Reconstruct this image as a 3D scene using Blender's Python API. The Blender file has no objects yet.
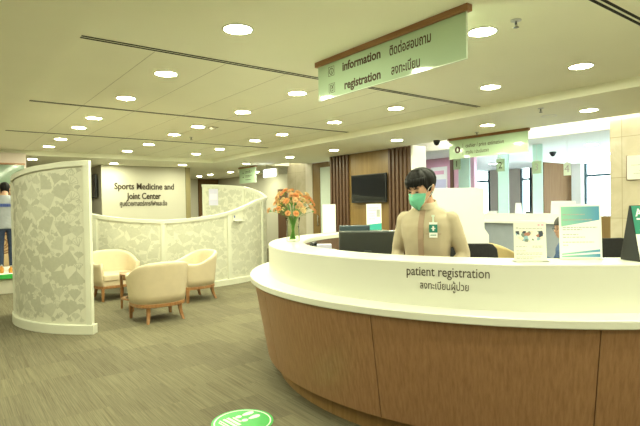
import bpy, math, random
from mathutils import Vector, Matrix, noise

# ------------------------------------------------------------------ camera, world, exposure
scene = bpy.context.scene
COL = scene.collection
R = math.radians

cam_d = bpy.data.cameras.new('camera')
cam = bpy.data.objects.new('camera', cam_d)
COL.objects.link(cam)
cam_d.sensor_width = 36.0
cam_d.sensor_fit = 'HORIZONTAL'
cam_d.lens = 36.0 * 500.8 / 640.0
cam_d.clip_end = 200
right = Vector((0.7963, -0.6047, -0.0160))
fwd = Vector((0.6045, 0.7965, -0.0141)).normalized()
right = (right - fwd * right.dot(fwd)).normalized()
upv = right.cross(fwd)
cam.matrix_world = Matrix(((right.x, upv.x, -fwd.x, 0), (right.y, upv.y, -fwd.y, 0),
                           (right.z, upv.z, -fwd.z, 1.5), (0, 0, 0, 1)))
scene.camera = cam

world = bpy.data.worlds.new('sky')
scene.world = world
world.use_nodes = True
wb = world.node_tree.nodes['Background']
wb.inputs[0].default_value = (0.86, 0.98, 1.0, 1)
wb.inputs[1].default_value = 4.0

scene.view_settings.view_transform = 'Standard'
scene.view_settings.look = 'None'
scene.view_settings.gamma = 1.0
scene.view_settings.use_curve_mapping = False
scene.view_settings.exposure = 1.58
scene.cycles.transparent_max_bounces = 24

LAMP = (0.97, 1.0, 0.69)      # colour of the fluorescent downlights
LAMP_W = 95.0                  # strength of a downlight lens

# ------------------------------------------------------------------ materials
MATS = {}
def nodes(name):
    m = bpy.data.materials.new(name)
    m.use_nodes = True
    return m, m.node_tree, m.node_tree.nodes['Principled BSDF']

def mat(name, rgb, rough=0.5, metal=0.0, spec=0.5, vary=0.04, scale=6.0, bump=0.0, bscale=200.0, emit=None, es=0.0, coat=0.0):
    """plain surface with a slight procedural variation in tone"""
    m, nt, b = nodes(name)
    b.inputs['Roughness'].default_value = rough
    b.inputs['Metallic'].default_value = metal
    b.inputs['Specular IOR Level'].default_value = spec
    b.inputs['Coat Weight'].default_value = coat
    tc = nt.nodes.new('ShaderNodeTexCoord')
    nz = nt.nodes.new('ShaderNodeTexNoise')
    nz.inputs['Scale'].default_value = scale
    nz.inputs['Detail'].default_value = 3
    nt.links.new(tc.outputs['Object'], nz.inputs['Vector'])
    cr = nt.nodes.new('ShaderNodeValToRGB')
    cr.color_ramp.elements[0].color = (*[c * (1 - vary) for c in rgb], 1)
    cr.color_ramp.elements[1].color = (*[min(1, c * (1 + vary)) for c in rgb], 1)
    cr.color_ramp.elements[0].position = 0.3
    cr.color_ramp.elements[1].position = 0.7
    nt.links.new(nz.outputs['Fac'], cr.inputs['Fac'])
    nt.links.new(cr.outputs['Color'], b.inputs['Base Color'])
    if bump:
        n2 = nt.nodes.new('ShaderNodeTexNoise')
        n2.inputs['Scale'].default_value = bscale
        nt.links.new(tc.outputs['Object'], n2.inputs['Vector'])
        bp = nt.nodes.new('ShaderNodeBump')
        bp.inputs['Strength'].default_value = bump
        bp.inputs['Distance'].default_value = 0.002
        nt.links.new(n2.outputs['Fac'], bp.inputs['Height'])
        nt.links.new(bp.outputs['Normal'], b.inputs['Normal'])
    if emit:
        b.inputs['Emission Color'].default_value = (*emit, 1)
        b.inputs['Emission Strength'].default_value = es
    MATS[name] = m
    return m

def wood(name, c0, c1, rough=0.4, sc=(28, 28, 1.2), coat=0.0):
    m, nt, b = nodes(name)
    b.inputs['Roughness'].default_value = rough
    b.inputs['Coat Weight'].default_value = coat
    tc = nt.nodes.new('ShaderNodeTexCoord')
    mp = nt.nodes.new('ShaderNodeMapping')
    mp.inputs['Scale'].default_value = sc
    nt.links.new(tc.outputs['Object'], mp.inputs['Vector'])
    nz = nt.nodes.new('ShaderNodeTexNoise')
    nz.inputs['Scale'].default_value = 1.0
    nz.inputs['Detail'].default_value = 6
    nz.inputs['Roughness'].default_value = 0.62
    nt.links.new(mp.outputs['Vector'], nz.inputs['Vector'])
    cr = nt.nodes.new('ShaderNodeValToRGB')
    cr.color_ramp.elements[0].color = (*c0, 1)
    cr.color_ramp.elements[1].color = (*c1, 1)
    cr.color_ramp.elements[0].position = 0.32
    cr.color_ramp.elements[1].position = 0.68
    nt.links.new(nz.outputs['Fac'], cr.inputs['Fac'])
    nt.links.new(cr.outputs['Color'], b.inputs['Base Color'])
    MATS[name] = m
    return m

def emission(name, rgb, strength):
    m, nt, b = nodes(name)
    b.inputs['Base Color'].default_value = (*rgb, 1)
    b.inputs['Emission Color'].default_value = (*rgb, 1)
    b.inputs['Emission Strength'].default_value = strength
    MATS[name] = m
    return m

def glass(name, rgb, alpha_rough=0.03, fac=0.12):
    m = bpy.data.materials.new(name)
    m.use_nodes = True
    nt = m.node_tree
    nt.nodes.clear()
    out = nt.nodes.new('ShaderNodeOutputMaterial')
    tr = nt.nodes.new('ShaderNodeBsdfTransparent')
    tr.inputs[0].default_value = (*rgb, 1)
    gl = nt.nodes.new('ShaderNodeBsdfGlossy')
    gl.inputs['Roughness'].default_value = alpha_rough
    lw = nt.nodes.new('ShaderNodeLayerWeight')
    lw.inputs['Blend'].default_value = fac
    mx = nt.nodes.new('ShaderNodeMixShader')
    nt.links.new(lw.outputs['Fresnel'], mx.inputs[0])
    nt.links.new(tr.outputs[0], mx.inputs[1])
    nt.links.new(gl.outputs[0], mx.inputs[2])
    nt.links.new(mx.outputs[0], out.inputs[0])
    MATS[name] = m
    return m

def carpet(name):
    """olive carpet tiles, half a metre square, with fine streaks running one way and a tone per tile"""
    m, nt, b = nodes(name)
    b.inputs['Roughness'].default_value = 0.95
    b.inputs['Specular IOR Level'].default_value = 0.1
    L = nt.links.new
    tc = nt.nodes.new('ShaderNodeTexCoord')
    # tile tone
    mp = nt.nodes.new('ShaderNodeMapping')
    mp.inputs['Rotation'].default_value = (0, 0, R(90))
    L(tc.outputs['Object'], mp.inputs['Vector'])
    br = nt.nodes.new('ShaderNodeTexBrick')
    br.inputs['Scale'].default_value = 1.0
    br.inputs['Brick Width'].default_value = 0.5
    br.inputs['Row Height'].default_value = 0.5
    br.inputs['Mortar Size'].default_value = 0.0
    br.inputs['Bias'].default_value = 0.0
    br.inputs['Color1'].default_value = (0.0, 0.0, 0.0, 1)
    br.inputs['Color2'].default_value = (1, 1, 1, 1)
    br.offset = 0.5
    L(mp.outputs['Vector'], br.inputs['Vector'])
    # streaks along y, broken every tile
    mp2 = nt.nodes.new('ShaderNodeMapping')
    mp2.inputs['Scale'].default_value = (120, 1.6, 1)
    L(tc.outputs['Object'], mp2.inputs['Vector'])
    ad = nt.nodes.new('ShaderNodeVectorMath')
    ad.operation = 'MULTIPLY_ADD'
    ad.inputs[1].default_value = (17, 9, 5)
    L(br.outputs['Color'], ad.inputs[0])
    L(mp2.outputs['Vector'], ad.inputs[2])
    nz = nt.nodes.new('ShaderNodeTexNoise')
    nz.inputs['Scale'].default_value = 1.0
    nz.inputs['Detail'].default_value = 5
    nz.inputs['Roughness'].default_value = 0.7
    L(ad.outputs[0], nz.inputs['Vector'])
    cr = nt.nodes.new('ShaderNodeValToRGB')
    e = cr.color_ramp.elements
    e[0].position, e[0].color = 0.34, (0.118, 0.102, 0.066, 1)
    e[1].position, e[1].color = 0.66, (0.208, 0.188, 0.125, 1)
    L(nz.outputs['Fac'], cr.inputs['Fac'])
    mx = nt.nodes.new('ShaderNodeMix')
    mx.data_type = 'RGBA'
    mx.blend_type = 'MULTIPLY'
    mx.inputs[0].default_value = 1.0
    cr2 = nt.nodes.new('ShaderNodeValToRGB')
    cr2.color_ramp.elements[0].color = (0.84, 0.83, 0.83, 1)
    cr2.color_ramp.elements[1].color = (1.06, 1.06, 1.02, 1)
    L(br.outputs['Color'], cr2.inputs['Fac'])
    L(cr.outputs['Color'], mx.inputs[6])
    L(cr2.outputs['Color'], mx.inputs[7])
    L(mx.outputs[2], b.inputs['Base Color'])
    n3 = nt.nodes.new('ShaderNodeTexNoise')
    n3.inputs['Scale'].default_value = 260
    L(tc.outputs['Object'], n3.inputs['Vector'])
    bp = nt.nodes.new('ShaderNodeBump')
    bp.inputs['Strength'].default_value = 0.35
    bp.inputs['Distance'].default_value = 0.004
    L(n3.outputs['Fac'], bp.inputs['Height'])
    L(bp.outputs['Normal'], b.inputs['Normal'])
    MATS[name] = m
    return m

def marble(name, c0, c1, joint):
    """cream marble cladding in large slabs with thin joints; for faces that run along y"""
    m, nt, b = nodes(name)
    b.inputs['Roughness'].default_value = 0.12
    L = nt.links.new
    tc = nt.nodes.new('ShaderNodeTexCoord')
    nz = nt.nodes.new('ShaderNodeTexNoise')
    nz.inputs['Scale'].default_value = 2.2
    nz.inputs['Detail'].default_value = 8
    nz.inputs['Distortion'].default_value = 1.6
    L(tc.outputs['Object'], nz.inputs['Vector'])
    cr = nt.nodes.new('ShaderNodeValToRGB')
    cr.color_ramp.elements[0].color = (*c0, 1)
    cr.color_ramp.elements[1].color = (*c1, 1)
    cr.color_ramp.elements[0].position = 0.35
    cr.color_ramp.elements[1].position = 0.65
    L(nz.outputs['Fac'], cr.inputs['Fac'])
    sp = nt.nodes.new('ShaderNodeSeparateXYZ')
    L(tc.outputs['Object'], sp.inputs[0])
    cb = nt.nodes.new('ShaderNodeCombineXYZ')
    L(sp.outputs[1], cb.inputs[0])
    L(sp.outputs[2], cb.inputs[1])
    br = nt.nodes.new('ShaderNodeTexBrick')
    br.inputs['Scale'].default_value = 1.0
    br.inputs['Brick Width'].default_value = 1.1
    br.inputs['Row Height'].default_value = 0.62
    br.inputs['Mortar Size'].default_value = 0.004
    br.offset = 0.0
    L(cb.outputs[0], br.inputs['Vector'])
    mx = nt.nodes.new('ShaderNodeMix')
    mx.data_type = 'RGBA'
    L(br.outputs['Fac'], mx.inputs[0])
    L(cr.outputs['Color'], mx.inputs[6])
    mx.inputs[7].default_value = (*joint, 1)
    L(mx.outputs[2], b.inputs['Base Color'])
    MATS[name] = m
    return m

def photo_print(name):
    """small colour photograph printed on a notice: soft patches"""
    m, nt, b = nodes(name)
    L = nt.links.new
    b.inputs['Roughness'].default_value = 0.5
    tc = nt.nodes.new('ShaderNodeTexCoord')
    vz = nt.nodes.new('ShaderNodeTexVoronoi')
    vz.inputs['Scale'].default_value = 55
    L(tc.outputs['Object'], vz.inputs['Vector'])
    cr = nt.nodes.new('ShaderNodeValToRGB')
    cr.color_ramp.interpolation = 'CONSTANT'
    cols = [(0.0, (.75, .8, .72)), (.22, (.05, .06, .09)), (.34, (.8, .72, .6)), (.5, (.45, .2, .14)), (.6, (.3, .5, .6)), (.72, (.85, .85, .8)), (.9, (.2, .25, .22))]
    e = cr.color_ramp.elements
    e[0].color = (*cols[0][1], 1)
    e[1].position = cols[-1][0]; e[1].color = (*cols[-1][1], 1)
    for p, c in cols[1:-1]:
        k = e.new(p); k.color = (*c, 1)
    sp = nt.nodes.new('ShaderNodeSeparateColor')
    L(vz.outputs['Color'], sp.inputs[0])
    L(sp.outputs[0], cr.inputs['Fac'])
    L(cr.outputs['Color'], b.inputs['Base Color'])
    MATS[name] = m
    return m

def blend_print(name, ca, cb_, axis=0, lo=-0.1, hi=0.1):
    """printed two-colour blend across a sheet"""
    m, nt, b = nodes(name)
    L = nt.links.new
    b.inputs['Roughness'].default_value = 0.35
    tc = nt.nodes.new('ShaderNodeTexCoord')
    sp = nt.nodes.new('ShaderNodeSeparateXYZ')
    L(tc.outputs['Object'], sp.inputs[0])
    mr = nt.nodes.new('ShaderNodeMapRange')
    mr.inputs[1].default_value = lo
    mr.inputs[2].default_value = hi
    L(sp.outputs[axis], mr.inputs[0])
    cr = nt.nodes.new('ShaderNodeValToRGB')
    cr.color_ramp.elements[0].color = (*ca, 1)
    cr.color_ramp.elements[1].color = (*cb_, 1)
    L(mr.outputs[0], cr.inputs['Fac'])
    L(cr.outputs['Color'], b.inputs['Base Color'])
    MATS[name] = m
    return m

carpet('carpet')
mat('ceiling_paint', (0.92, 0.915, 0.76), 0.85, vary=0.012, scale=1.5, spec=0.2)
mat('far_ceiling_paint', (0.82, 0.85, 0.84), 0.85, vary=0.01, spec=0.2)
mat('wall_paint', (0.60, 0.57, 0.47), 0.8, vary=0.015, scale=2, spec=0.2)
mat('white_paint', (0.86, 0.86, 0.83), 0.7, vary=0.01, spec=0.3)
mat('mauve_paint', (0.70, 0.60, 0.55), 0.8, vary=0.02)
mat('grey_wall', (0.62, 0.57, 0.48), 0.7, vary=0.02)
mat('pink_paint', (0.74, 0.42, 0.55), 0.7, vary=0.03)
mat('solid_surface', (0.71, 0.71, 0.62), 0.28, vary=0.012, scale=3, spec=0.45)
marble('marble', (0.47, 0.41, 0.29), (0.55, 0.49, 0.37), (0.32, 0.27, 0.18))
wood('counter_wood', (0.245, 0.122, 0.056), (0.345, 0.185, 0.092), 0.38, (58, 58, 0.45))
wood('plinth_wood', (0.22, 0.12, 0.04), (0.30, 0.17, 0.065), 0.4, (30, 30, 2))
wood('leg_wood', (0.24, 0.105, 0.035), (0.36, 0.18, 0.07), 0.35, (40, 40, 6), coat=0.2)
wood('panel_wood', (0.185, 0.110, 0.035), (0.245, 0.155, 0.055), 0.35, (14, 14, 1.0))
wood('slat_wood', (0.085, 0.040, 0.023), (0.125, 0.065, 0.038), 0.45, (40, 40, 2))
wood('rail_wood', (0.26, 0.115, 0.045), (0.36, 0.18, 0.08), 0.35, (30, 3, 30))
wood('brown_wood', (0.15, 0.085, 0.040), (0.19, 0.11, 0.055), 0.75, (20, 20, 1.5))
MATS['brown_wood'].node_tree.nodes['Principled BSDF'].inputs['Specular IOR Level'].default_value = 0.08
wood('dark_wood', (0.12, 0.06, 0.035), (0.17, 0.09, 0.05), 0.4, (30, 30, 2))
mat('olive_jamb', (0.30, 0.25, 0.12), 0.5)
mat('screen_frame', (0.64, 0.64, 0.525), 0.45, vary=0.012)
mat('washed_leaf', (0.55, 0.545, 0.44), 0.6, vary=0.05, scale=30)
mat('bounce_tile', (0.72, 0.74, 0.72), 0.25, vary=0.03)
mat('screen_panel', (0.645, 0.635, 0.52), 0.6, vary=0.03, scale=14)
mat('leaf_print', (0.455, 0.45, 0.35), 0.6, vary=0.05, scale=30)
mat('pale_leaf', (0.515, 0.51, 0.405), 0.6, vary=0.05, scale=30)
mat('upholstery', (0.60, 0.50, 0.345), 0.55, vary=0.03, scale=10, bump=0.15, bscale=400)
mat('tan_upholstery', (0.55, 0.42, 0.20), 0.4, vary=0.04)
mat('mint_glass', (0.50, 0.66, 0.47), 0.06, vary=0.01, spec=0.6)
mat('mint_post', (0.70, 0.95, 0.87), 0.2, vary=0.02)
_b = MATS['mint_post'].node_tree.nodes['Principled BSDF']
_b.inputs['Transmission Weight'].default_value = 0.55; _b.inputs['Roughness'].default_value = 0.45
mat('sign_edge', (0.75, 0.85, 0.72), 0.2)
mat('lettering', (0.055, 0.035, 0.02), 0.6, vary=0.02)
mat('brown_lettering', (0.07, 0.035, 0.018), 0.6, vary=0.02)
mat('print_grey', (0.40, 0.40, 0.38), 0.7)
mat('paper', (0.87, 0.87, 0.85), 0.55, vary=0.01)
mat('cream_paper', (0.86, 0.84, 0.76), 0.55, vary=0.01)
mat('teal_print', (0.03, 0.36, 0.32), 0.5)
mat('black_plastic', (0.018, 0.019, 0.020), 0.38, vary=0.1)
mat('graphite_plastic', (0.05, 0.055, 0.052), 0.42, vary=0.06)
mat('blue_grey_plastic', (0.045, 0.075, 0.095), 0.4, vary=0.05)
mat('screen_glass', (0.012, 0.013, 0.015), 0.08, vary=0.1, spec=0.6)
mat('black_mesh', (0.02, 0.02, 0.022), 0.8, vary=0.2, scale=60)
mat('steel', (0.55, 0.55, 0.53), 0.3, metal=1.0)
mat('dark_slot', (0.015, 0.014, 0.012), 0.9)
mat('seam', (0.60, 0.58, 0.48), 0.9)
mat('dark_seat_fabric', (0.04, 0.04, 0.045), 0.9)  # near-black seat fabric
mat('blue_grey_panel', (0.33, 0.37, 0.42), 0.5, vary=0.03)
mat('window_frame', (0.035, 0.08, 0.10), 0.4)
mat('skin', (0.62, 0.36, 0.24), 0.5, vary=0.04, scale=20)
mat('hair', (0.007, 0.006, 0.006), 0.6, spec=0.25, vary=0.3, scale=60, bump=0.5, bscale=120)
mat('grey_hair', (0.05, 0.045, 0.04), 0.6, vary=0.3, scale=60)
mat('jacket_cloth', (0.47, 0.395, 0.275), 0.8, vary=0.03, scale=12, bump=0.15, bscale=500)
mat('placket_cloth', (0.36, 0.25, 0.175), 0.8, vary=0.03)
mat('mask_cloth', (0.16, 0.52, 0.36), 0.8, vary=0.03)
mat('mask_loop', (0.8, 0.82, 0.8), 0.8)
mat('eye_dark', (0.012, 0.009, 0.008), 0.3)
mat('badge_green', (0.015, 0.20, 0.15), 0.4)
mat('dark_trousers', (0.03, 0.03, 0.035), 0.9)
mat('jeans', (0.025, 0.040, 0.085), 0.85, vary=0.2, scale=15)
mat('grey_shirt', (0.36, 0.38, 0.42), 0.85, vary=0.04)
mat('blue_print', (0.06, 0.10, 0.38), 0.7)
mat('denim', (0.05, 0.10, 0.22), 0.85, vary=0.1)
mat('shoe', (0.12, 0.08, 0.05), 0.6)
mat('amber_bottle', (0.55, 0.24, 0.04), 0.2)
mat('green_stem', (0.13, 0.30, 0.06), 0.55, vary=0.15, scale=30)
mat('orange_petal', (0.82, 0.40, 0.16), 0.6, vary=0.12, scale=40)
mat('peach_petal', (0.86, 0.57, 0.31), 0.6, vary=0.10, scale=40)
mat('yellow_petal', (0.84, 0.66, 0.34), 0.6, vary=0.10, scale=40)
mat('sticker_green', (0.035, 0.42, 0.065), 0.45, vary=0.03)
mat('sticker_white', (0.80, 0.84, 0.78), 0.5)
mat('mural_glass', (0.22, 0.30, 0.22), 0.08, vary=0.08, scale=2)
mat('bronze_relief', (0.26, 0.13, 0.055), 0.4, vary=0.25, scale=25)
mat('relief_ground', (0.50, 0.36, 0.20), 0.6, vary=0.1)
mat('tent_green', (0.01, 0.23, 0.15), 0.4)
mat('lavender_print', (0.62, 0.60, 0.78), 0.6)
mat('plate_cream', (0.74, 0.74, 0.64), 0.35)
photo_print('photo_print')
blend_print('teal_blend', (0.30, 0.60, 0.42), (0.07, 0.28, 0.50), 0, -0.12, 0.12)
emission('lamp_lens', LAMP, LAMP_W)
emission('cove_tube', (1.0, 1.0, 0.78), 10.0)
emission('lit_sign', (0.80, 0.85, 1.0), 1.3)
emission('cool_lens', (0.90, 1.0, 0.93), 50.0)
glass('clear_glass', (0.97, 1.0, 0.98), 0.02, 0.10)
glass('vase_glass', (0.97, 0.99, 0.95), 0.02, 0.05)
glass('vase_water', (0.96, 0.99, 0.92), 0.02, 0.05)
glass('acrylic', (0.97, 0.98, 0.97), 0.03, 0.10)
mat('pale_door_glass', (0.62, 0.70, 0.64), 0.12, vary=0.02)

# ------------------------------------------------------------------ mesh helpers
class MB:
    """collects faces and builds one mesh object"""
    def __init__(self):
        self.v, self.f, self.mi, self.sm = [], [], [], []
    def add(self, vs, fs, mi=0, smooth=False):
        o = len(self.v)
        self.v += [tuple(p) for p in vs]
        for f in fs:
            self.f.append([i + o for i in f]); self.mi.append(mi); self.sm.append(smooth)
        return self
    def box(self, c, s, rz=0.0, mi=0, M=None):
        x, y, z = s[0] / 2, s[1] / 2, s[2] / 2
        ca, sa = math.cos(rz), math.sin(rz)
        vs = []
        for dz in (-z, z):
            for dx, dy in ((-x, -y), (x, -y), (x, y), (-x, y)):
                p = Vector((c[0] + dx * ca - dy * sa, c[1] + dx * sa + dy * ca, c[2] + dz))
                vs.append(M @ p if M else p)
        return self.add(vs, [(0, 3, 2, 1), (4, 5, 6, 7), (0, 1, 5, 4), (1, 2, 6, 5), (2, 3, 7, 6), (3, 0, 4, 7)], mi)
    def bounds(self, x0, x1, y0, y1, z0, z1, mi=0):
        return self.box(((x0 + x1) / 2, (y0 + y1) / 2, (z0 + z1) / 2), (x1 - x0, y1 - y0, z1 - z0), 0, mi)
    def lathe(self, prof, n=24, c=(0, 0, 0), mi=0, smooth=True, cap=True, M=None):
        vs, fs = [], []
        for r, z in prof:
            for k in range(n):
                a = 2 * math.pi * k / n
                p = Vector((c[0] + r * math.cos(a), c[1] + r * math.sin(a), c[2] + z))
                vs.append(M @ p if M else p)
        for i in range(len(prof) - 1):
            for k in range(n):
                k2 = (k + 1) % n
                fs.append((i * n + k, i * n + k2, (i + 1) * n + k2, (i + 1) * n + k))
        if cap:
            fs.append(tuple(range(n - 1, -1, -1)))
            fs.append(tuple((len(prof) - 1) * n + k for k in range(n)))
        return self.add(vs, fs, mi, smooth)
    def tube(self, pts, rad, n=10, mi=0, smooth=True):
        """tapering tube along a path of points"""
        pts = [Vector(p) for p in pts]
        if not hasattr(rad, '__len__'):
            rad = [rad] * len(pts)
        vs, fs = [], []
        ref = Vector((0, 0, 1))
        d0 = (pts[1] - pts[0]).normalized()
        if abs(d0.dot(ref)) > 0.9:
            ref = Vector((1, 0, 0))
        u = d0.cross(ref).normalized()
        for i, p in enumerate(pts):
            if i == 0: d = pts[1] - pts[0]
            elif i == len(pts) - 1: d = pts[-1] - pts[-2]
            else: d = (pts[i + 1] - pts[i]).normalized() + (pts[i] - pts[i - 1]).normalized()
            d.normalize()
            u = (u - d * u.dot(d)).normalized()
            w = d.cross(u)
            r = rad[i]
            ru, rw = (r if hasattr(r, '__len__') else (r, r))
            for k in range(n):
                a = 2 * math.pi * k / n
                vs.append(p + u * (ru * math.cos(a)) + w * (rw * math.sin(a)))
        for i in range(len(pts) - 1):
            for k in range(n):
                k2 = (k + 1) % n
                fs.append((i * n + k, i * n + k2, (i + 1) * n + k2, (i + 1) * n + k))
        fs.append(tuple(range(n - 1, -1, -1)))
        fs.append(tuple((len(pts) - 1) * n + k for k in range(n)))
        return self.add(vs, fs, mi, smooth)
    def ball(self, c, r, nu=14, nv=9, mi=0, M=None):
        rx, ry, rz = r if hasattr(r, '__len__') else (r, r, r)
        prof_v, fs = [], []
        for i in range(nv + 1):
            t = math.pi * i / nv
            for k in range(nu):
                a = 2 * math.pi * k / nu
                p = Vector((c[0] + rx * math.sin(t) * math.cos(a), c[1] + ry * math.sin(t) * math.sin(a), c[2] - rz * math.cos(t)))
                prof_v.append(M @ p if M else p)
        for i in range(nv):
            for k in range(nu):
                k2 = (k + 1) % nu
                fs.append((i * nu + k, i * nu + k2, (i + 1) * nu + k2, (i + 1) * nu + k))
        return self.add(prof_v, fs, mi, True)
    def prism(self, poly, h, M, mi=0, mi_side=None):
        """flat outline in the local xy plane, thickened by h along local z, then moved by M"""
        n = len(poly)
        vs = [M @ Vector((x, y, 0)) for x, y in poly] + [M @ Vector((x, y, h)) for x, y in poly]
        self.add(vs, [tuple(range(n - 1, -1, -1)), tuple(range(n, 2 * n))], mi)
        o = len(self.v) - 2 * n
        for k in range(n):
            k2 = (k + 1) % n
            self.f.append([o + k, o + k2, o + n + k2, o + n + k]); self.mi.append(mi if mi_side is None else mi_side); self.sm.append(False)
        return self
    def loft(self, rings, mi=0, smooth=True, cap=True):
        n = len(rings[0])
        vs = [p for r in rings for p in r]
        fs = []
        for i in range(len(rings) - 1):
            for k in range(n):
                k2 = (k + 1) % n
                fs.append((i * n + k, i * n + k2, (i + 1) * n + k2, (i + 1) * n + k))
        if cap:
            fs.append(tuple(range(n - 1, -1, -1)))
            fs.append(tuple((len(rings) - 1) * n + k for k in range(n)))
        return self.add(vs, fs, mi, smooth)
    def arc(self, prof, a0, a1, n, closed_prof=True, mi=0, smooth=False, top=None):
        """sweep a closed (r, z) profile around the z axis from angle a0 to a1 (degrees); top(a) may move z"""
        rings = []
        for i in range(n + 1):
            a = a0 + (a1 - a0) * i / n
            ca, sa = math.cos(R(a)), math.sin(R(a))
            pr = prof(a) if callable(prof) else prof
            rings.append([(r * ca, r * sa, z) for r, z in pr])
        return self.loft(rings, mi, smooth)

def link(name, me, parent=None, loc=None, rz=None):
    o = bpy.data.objects.new(name, me)
    COL.objects.link(o)
    if parent is not None: o.parent = parent
    if loc is not None: o.location = loc
    if rz is not None: o.rotation_euler = (0, 0, rz)
    return o

def build(name, mb, mats, parent=None, bevel=0.0, loc=None, rz=None, seg=2, subsurf=0):
    me = bpy.data.meshes.new(name)
    me.from_pydata(mb.v, [], mb.f)
    if isinstance(mats, str): mats = [mats]
    for k in mats: me.materials.append(MATS[k])
    me.polygons.foreach_set('material_index', mb.mi)
    me.polygons.foreach_set('use_smooth', mb.sm)
    me.update()
    o = link(name, me, parent, loc, rz)
    if bevel:
        md = o.modifiers.new('bevel', 'BEVEL')
        md.width = bevel; md.segments = seg; md.limit_method = 'ANGLE'; md.angle_limit = R(40)
    if subsurf:
        md = o.modifiers.new('smooth', 'SUBSURF'); md.levels = subsurf; md.render_levels = subsurf
    return o

def thing(name, label, cat, loc=(0, 0, 0), rz=0.0, group=None):
    o = bpy.data.objects.new(name, None)
    COL.objects.link(o)
    o.empty_display_size = 0.1
    o.location = loc; o.rotation_euler = (0, 0, rz)
    return tag(o, label, cat, group)

def tag(o, label=None, cat=None, group=None, kind=None):
    if label: o['label'] = label
    if cat: o['category'] = cat
    if group: o['group'] = group
    if kind: o['kind'] = kind
    return o

def struct(name, mb, mats, label=None, bevel=0.0, cat=None):
    o = build(name, mb, mats, None, bevel)
    return tag(o, label, cat or name.split('_')[0], None, 'structure')

def dup(root, loc, rz, label, group=None):
    r = root.copy(); COL.objects.link(r)
    r.location = loc; r.rotation_euler = (0, 0, rz); r['label'] = label
    if group: r['group'] = group
    for ch in list(root.children):
        c = ch.copy(); COL.objects.link(c); c.parent = r
        for g in list(ch.children):
            d = g.copy(); COL.objects.link(d); d.parent = c
    return r

def text(name, s, size, material, parent, M, align='CENTER', depth=0.0012, bend=None, width=None, bold=0.0, kind_label=None):
    """lettering as a mesh; M places the text plane, width stretches the line to a measured length"""
    cu = bpy.data.curves.new(name, 'FONT')
    cu.body = s; cu.size = size; cu.align_x = align; cu.extrude = depth; cu.offset = bold
    cu.resolution_u = 3
    t = bpy.data.objects.new(name, cu)
    COL.objects.link(t)
    bpy.context.view_layer.update()
    dg = bpy.context.evaluated_depsgraph_get()
    me = bpy.data.meshes.new_from_object(t.evaluated_get(dg))
    bpy.data.objects.remove(t); bpy.data.curves.remove(cu)
    me.name = name
    if width and len(me.vertices):
        xs = [v.co.x for v in me.vertices]
        k = width / max(1e-6, max(xs) - min(xs))
        for v in me.vertices: v.co.x *= k
    for v in me.vertices:
        v.co = bend(v.co) if bend else M @ v.co
    me.materials.clear(); me.materials.append(MATS[material])
    return link(name, me, parent)

def frame(o, x, z):
    """matrix with origin o, text running along x, reading up along z"""
    x = Vector(x).normalized(); z = Vector(z).normalized(); n = x.cross(z)
    return Matrix(((x.x, z.x, n.x, o[0]), (x.y, z.y, n.y, o[1]), (x.z, z.z, n.z, o[2]), (0, 0, 0, 1)))

def bars(mb, rows, M, h=0.004, d=0.0006, mi=0):
    """lines of print too small to read: rows of short strokes (x, y, length) on a sheet"""
    rnd = random.Random(len(rows))
    for x, y, l in rows:
        p = x
        while p < x + l - 0.002:
            w = min(rnd.uniform(0.008, 0.022), x + l - p)
            mb.prism([(p, y), (p + w, y), (p + w, y + h), (p, y + h)], d, M, mi)
            p += w + 0.004
    return mb

# ------------------------------------------------------------------ room shell
ZT, ZS, ZF = 2.80, 2.695, 2.62     # tray ceiling, lowered soffit, far ceiling
struct('floor', MB().bounds(-3.6, 15.4, -3.6, 19.8, -0.05, 0.0), 'carpet', 'olive striped carpet tiles across the lobby floor', cat='floor')
struct('floor_bounce', MB().bounds(8.75, 15.2, 1.5, 14.2, 0.0, 0.004), 'bounce_tile', 'pale floor added to bounce light up to the cashier hall ceiling', cat='floor')  # pale floor added so its bounce brightens the far ceiling
struct('ceiling', MB().bounds(0.80, 5.83, -3.6, 12.4, ZT, ZT + 0.1), 'ceiling_paint', 'raised cream tray ceiling over the lobby')
sf = MB()
sf.bounds(-3.6, 0.80, -3.6, 12.4, ZS, ZT + 0.1)
sf.bounds(-3.6, 9.4, 12.53, 19.8, ZS, ZT + 0.1)
sf.bounds(-3.6, 8.3, 12.4, 12.53, ZS, ZT + 0.1)
sf.bounds(5.83, 7.6, -3.6, 12.4, ZS, ZS + 0.1)
sf.bounds(7.6, 8.3, 9.64, 11.5, ZS, ZS + 0.1)
sf.bounds(5.83, 5.9, -3.6, 12.4, ZS + 0.1, ZT + 0.1)
struct('ceiling_soffit', sf, 'ceiling_paint', 'lowered cream soffit running around the tray ceiling', cat='ceiling')
cv = MB()
cv.bounds(7.6, 8.75, -3.6, 12.53, 3.0, 3.1)
cv.bounds(7.52, 7.6, -3.6, 12.53, ZS + 0.1, 3.1)
cv.bounds(8.3, 8.4, 3.47, 9.7, ZF, 3.0)
struct('ceiling_cove', cv, 'white_paint', 'white lighting cove between soffit and cashier ceiling', cat='ceiling')
struct('ceiling_cashier', MB().bounds(8.4, 15.3, 1.4, 14.3, ZF, ZF + 0.1), 'far_ceiling_paint', 'pale cool white ceiling over the cashier hall', cat='ceiling')
sm = MB()
for k in range(7):
    x = 1.446 + 0.6435 * k
    for y0, y1 in ((4.13, 6.71), (6.83, 9.39), (9.51, 12.4)):
        sm.bounds(x - 0.003, x + 0.003, y0, y1, ZT - 0.0015, ZT + 0.001)
struct('trim_ceiling', sm, 'seam', 'hairline joints between the tray ceiling boards', cat='trim')

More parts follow.
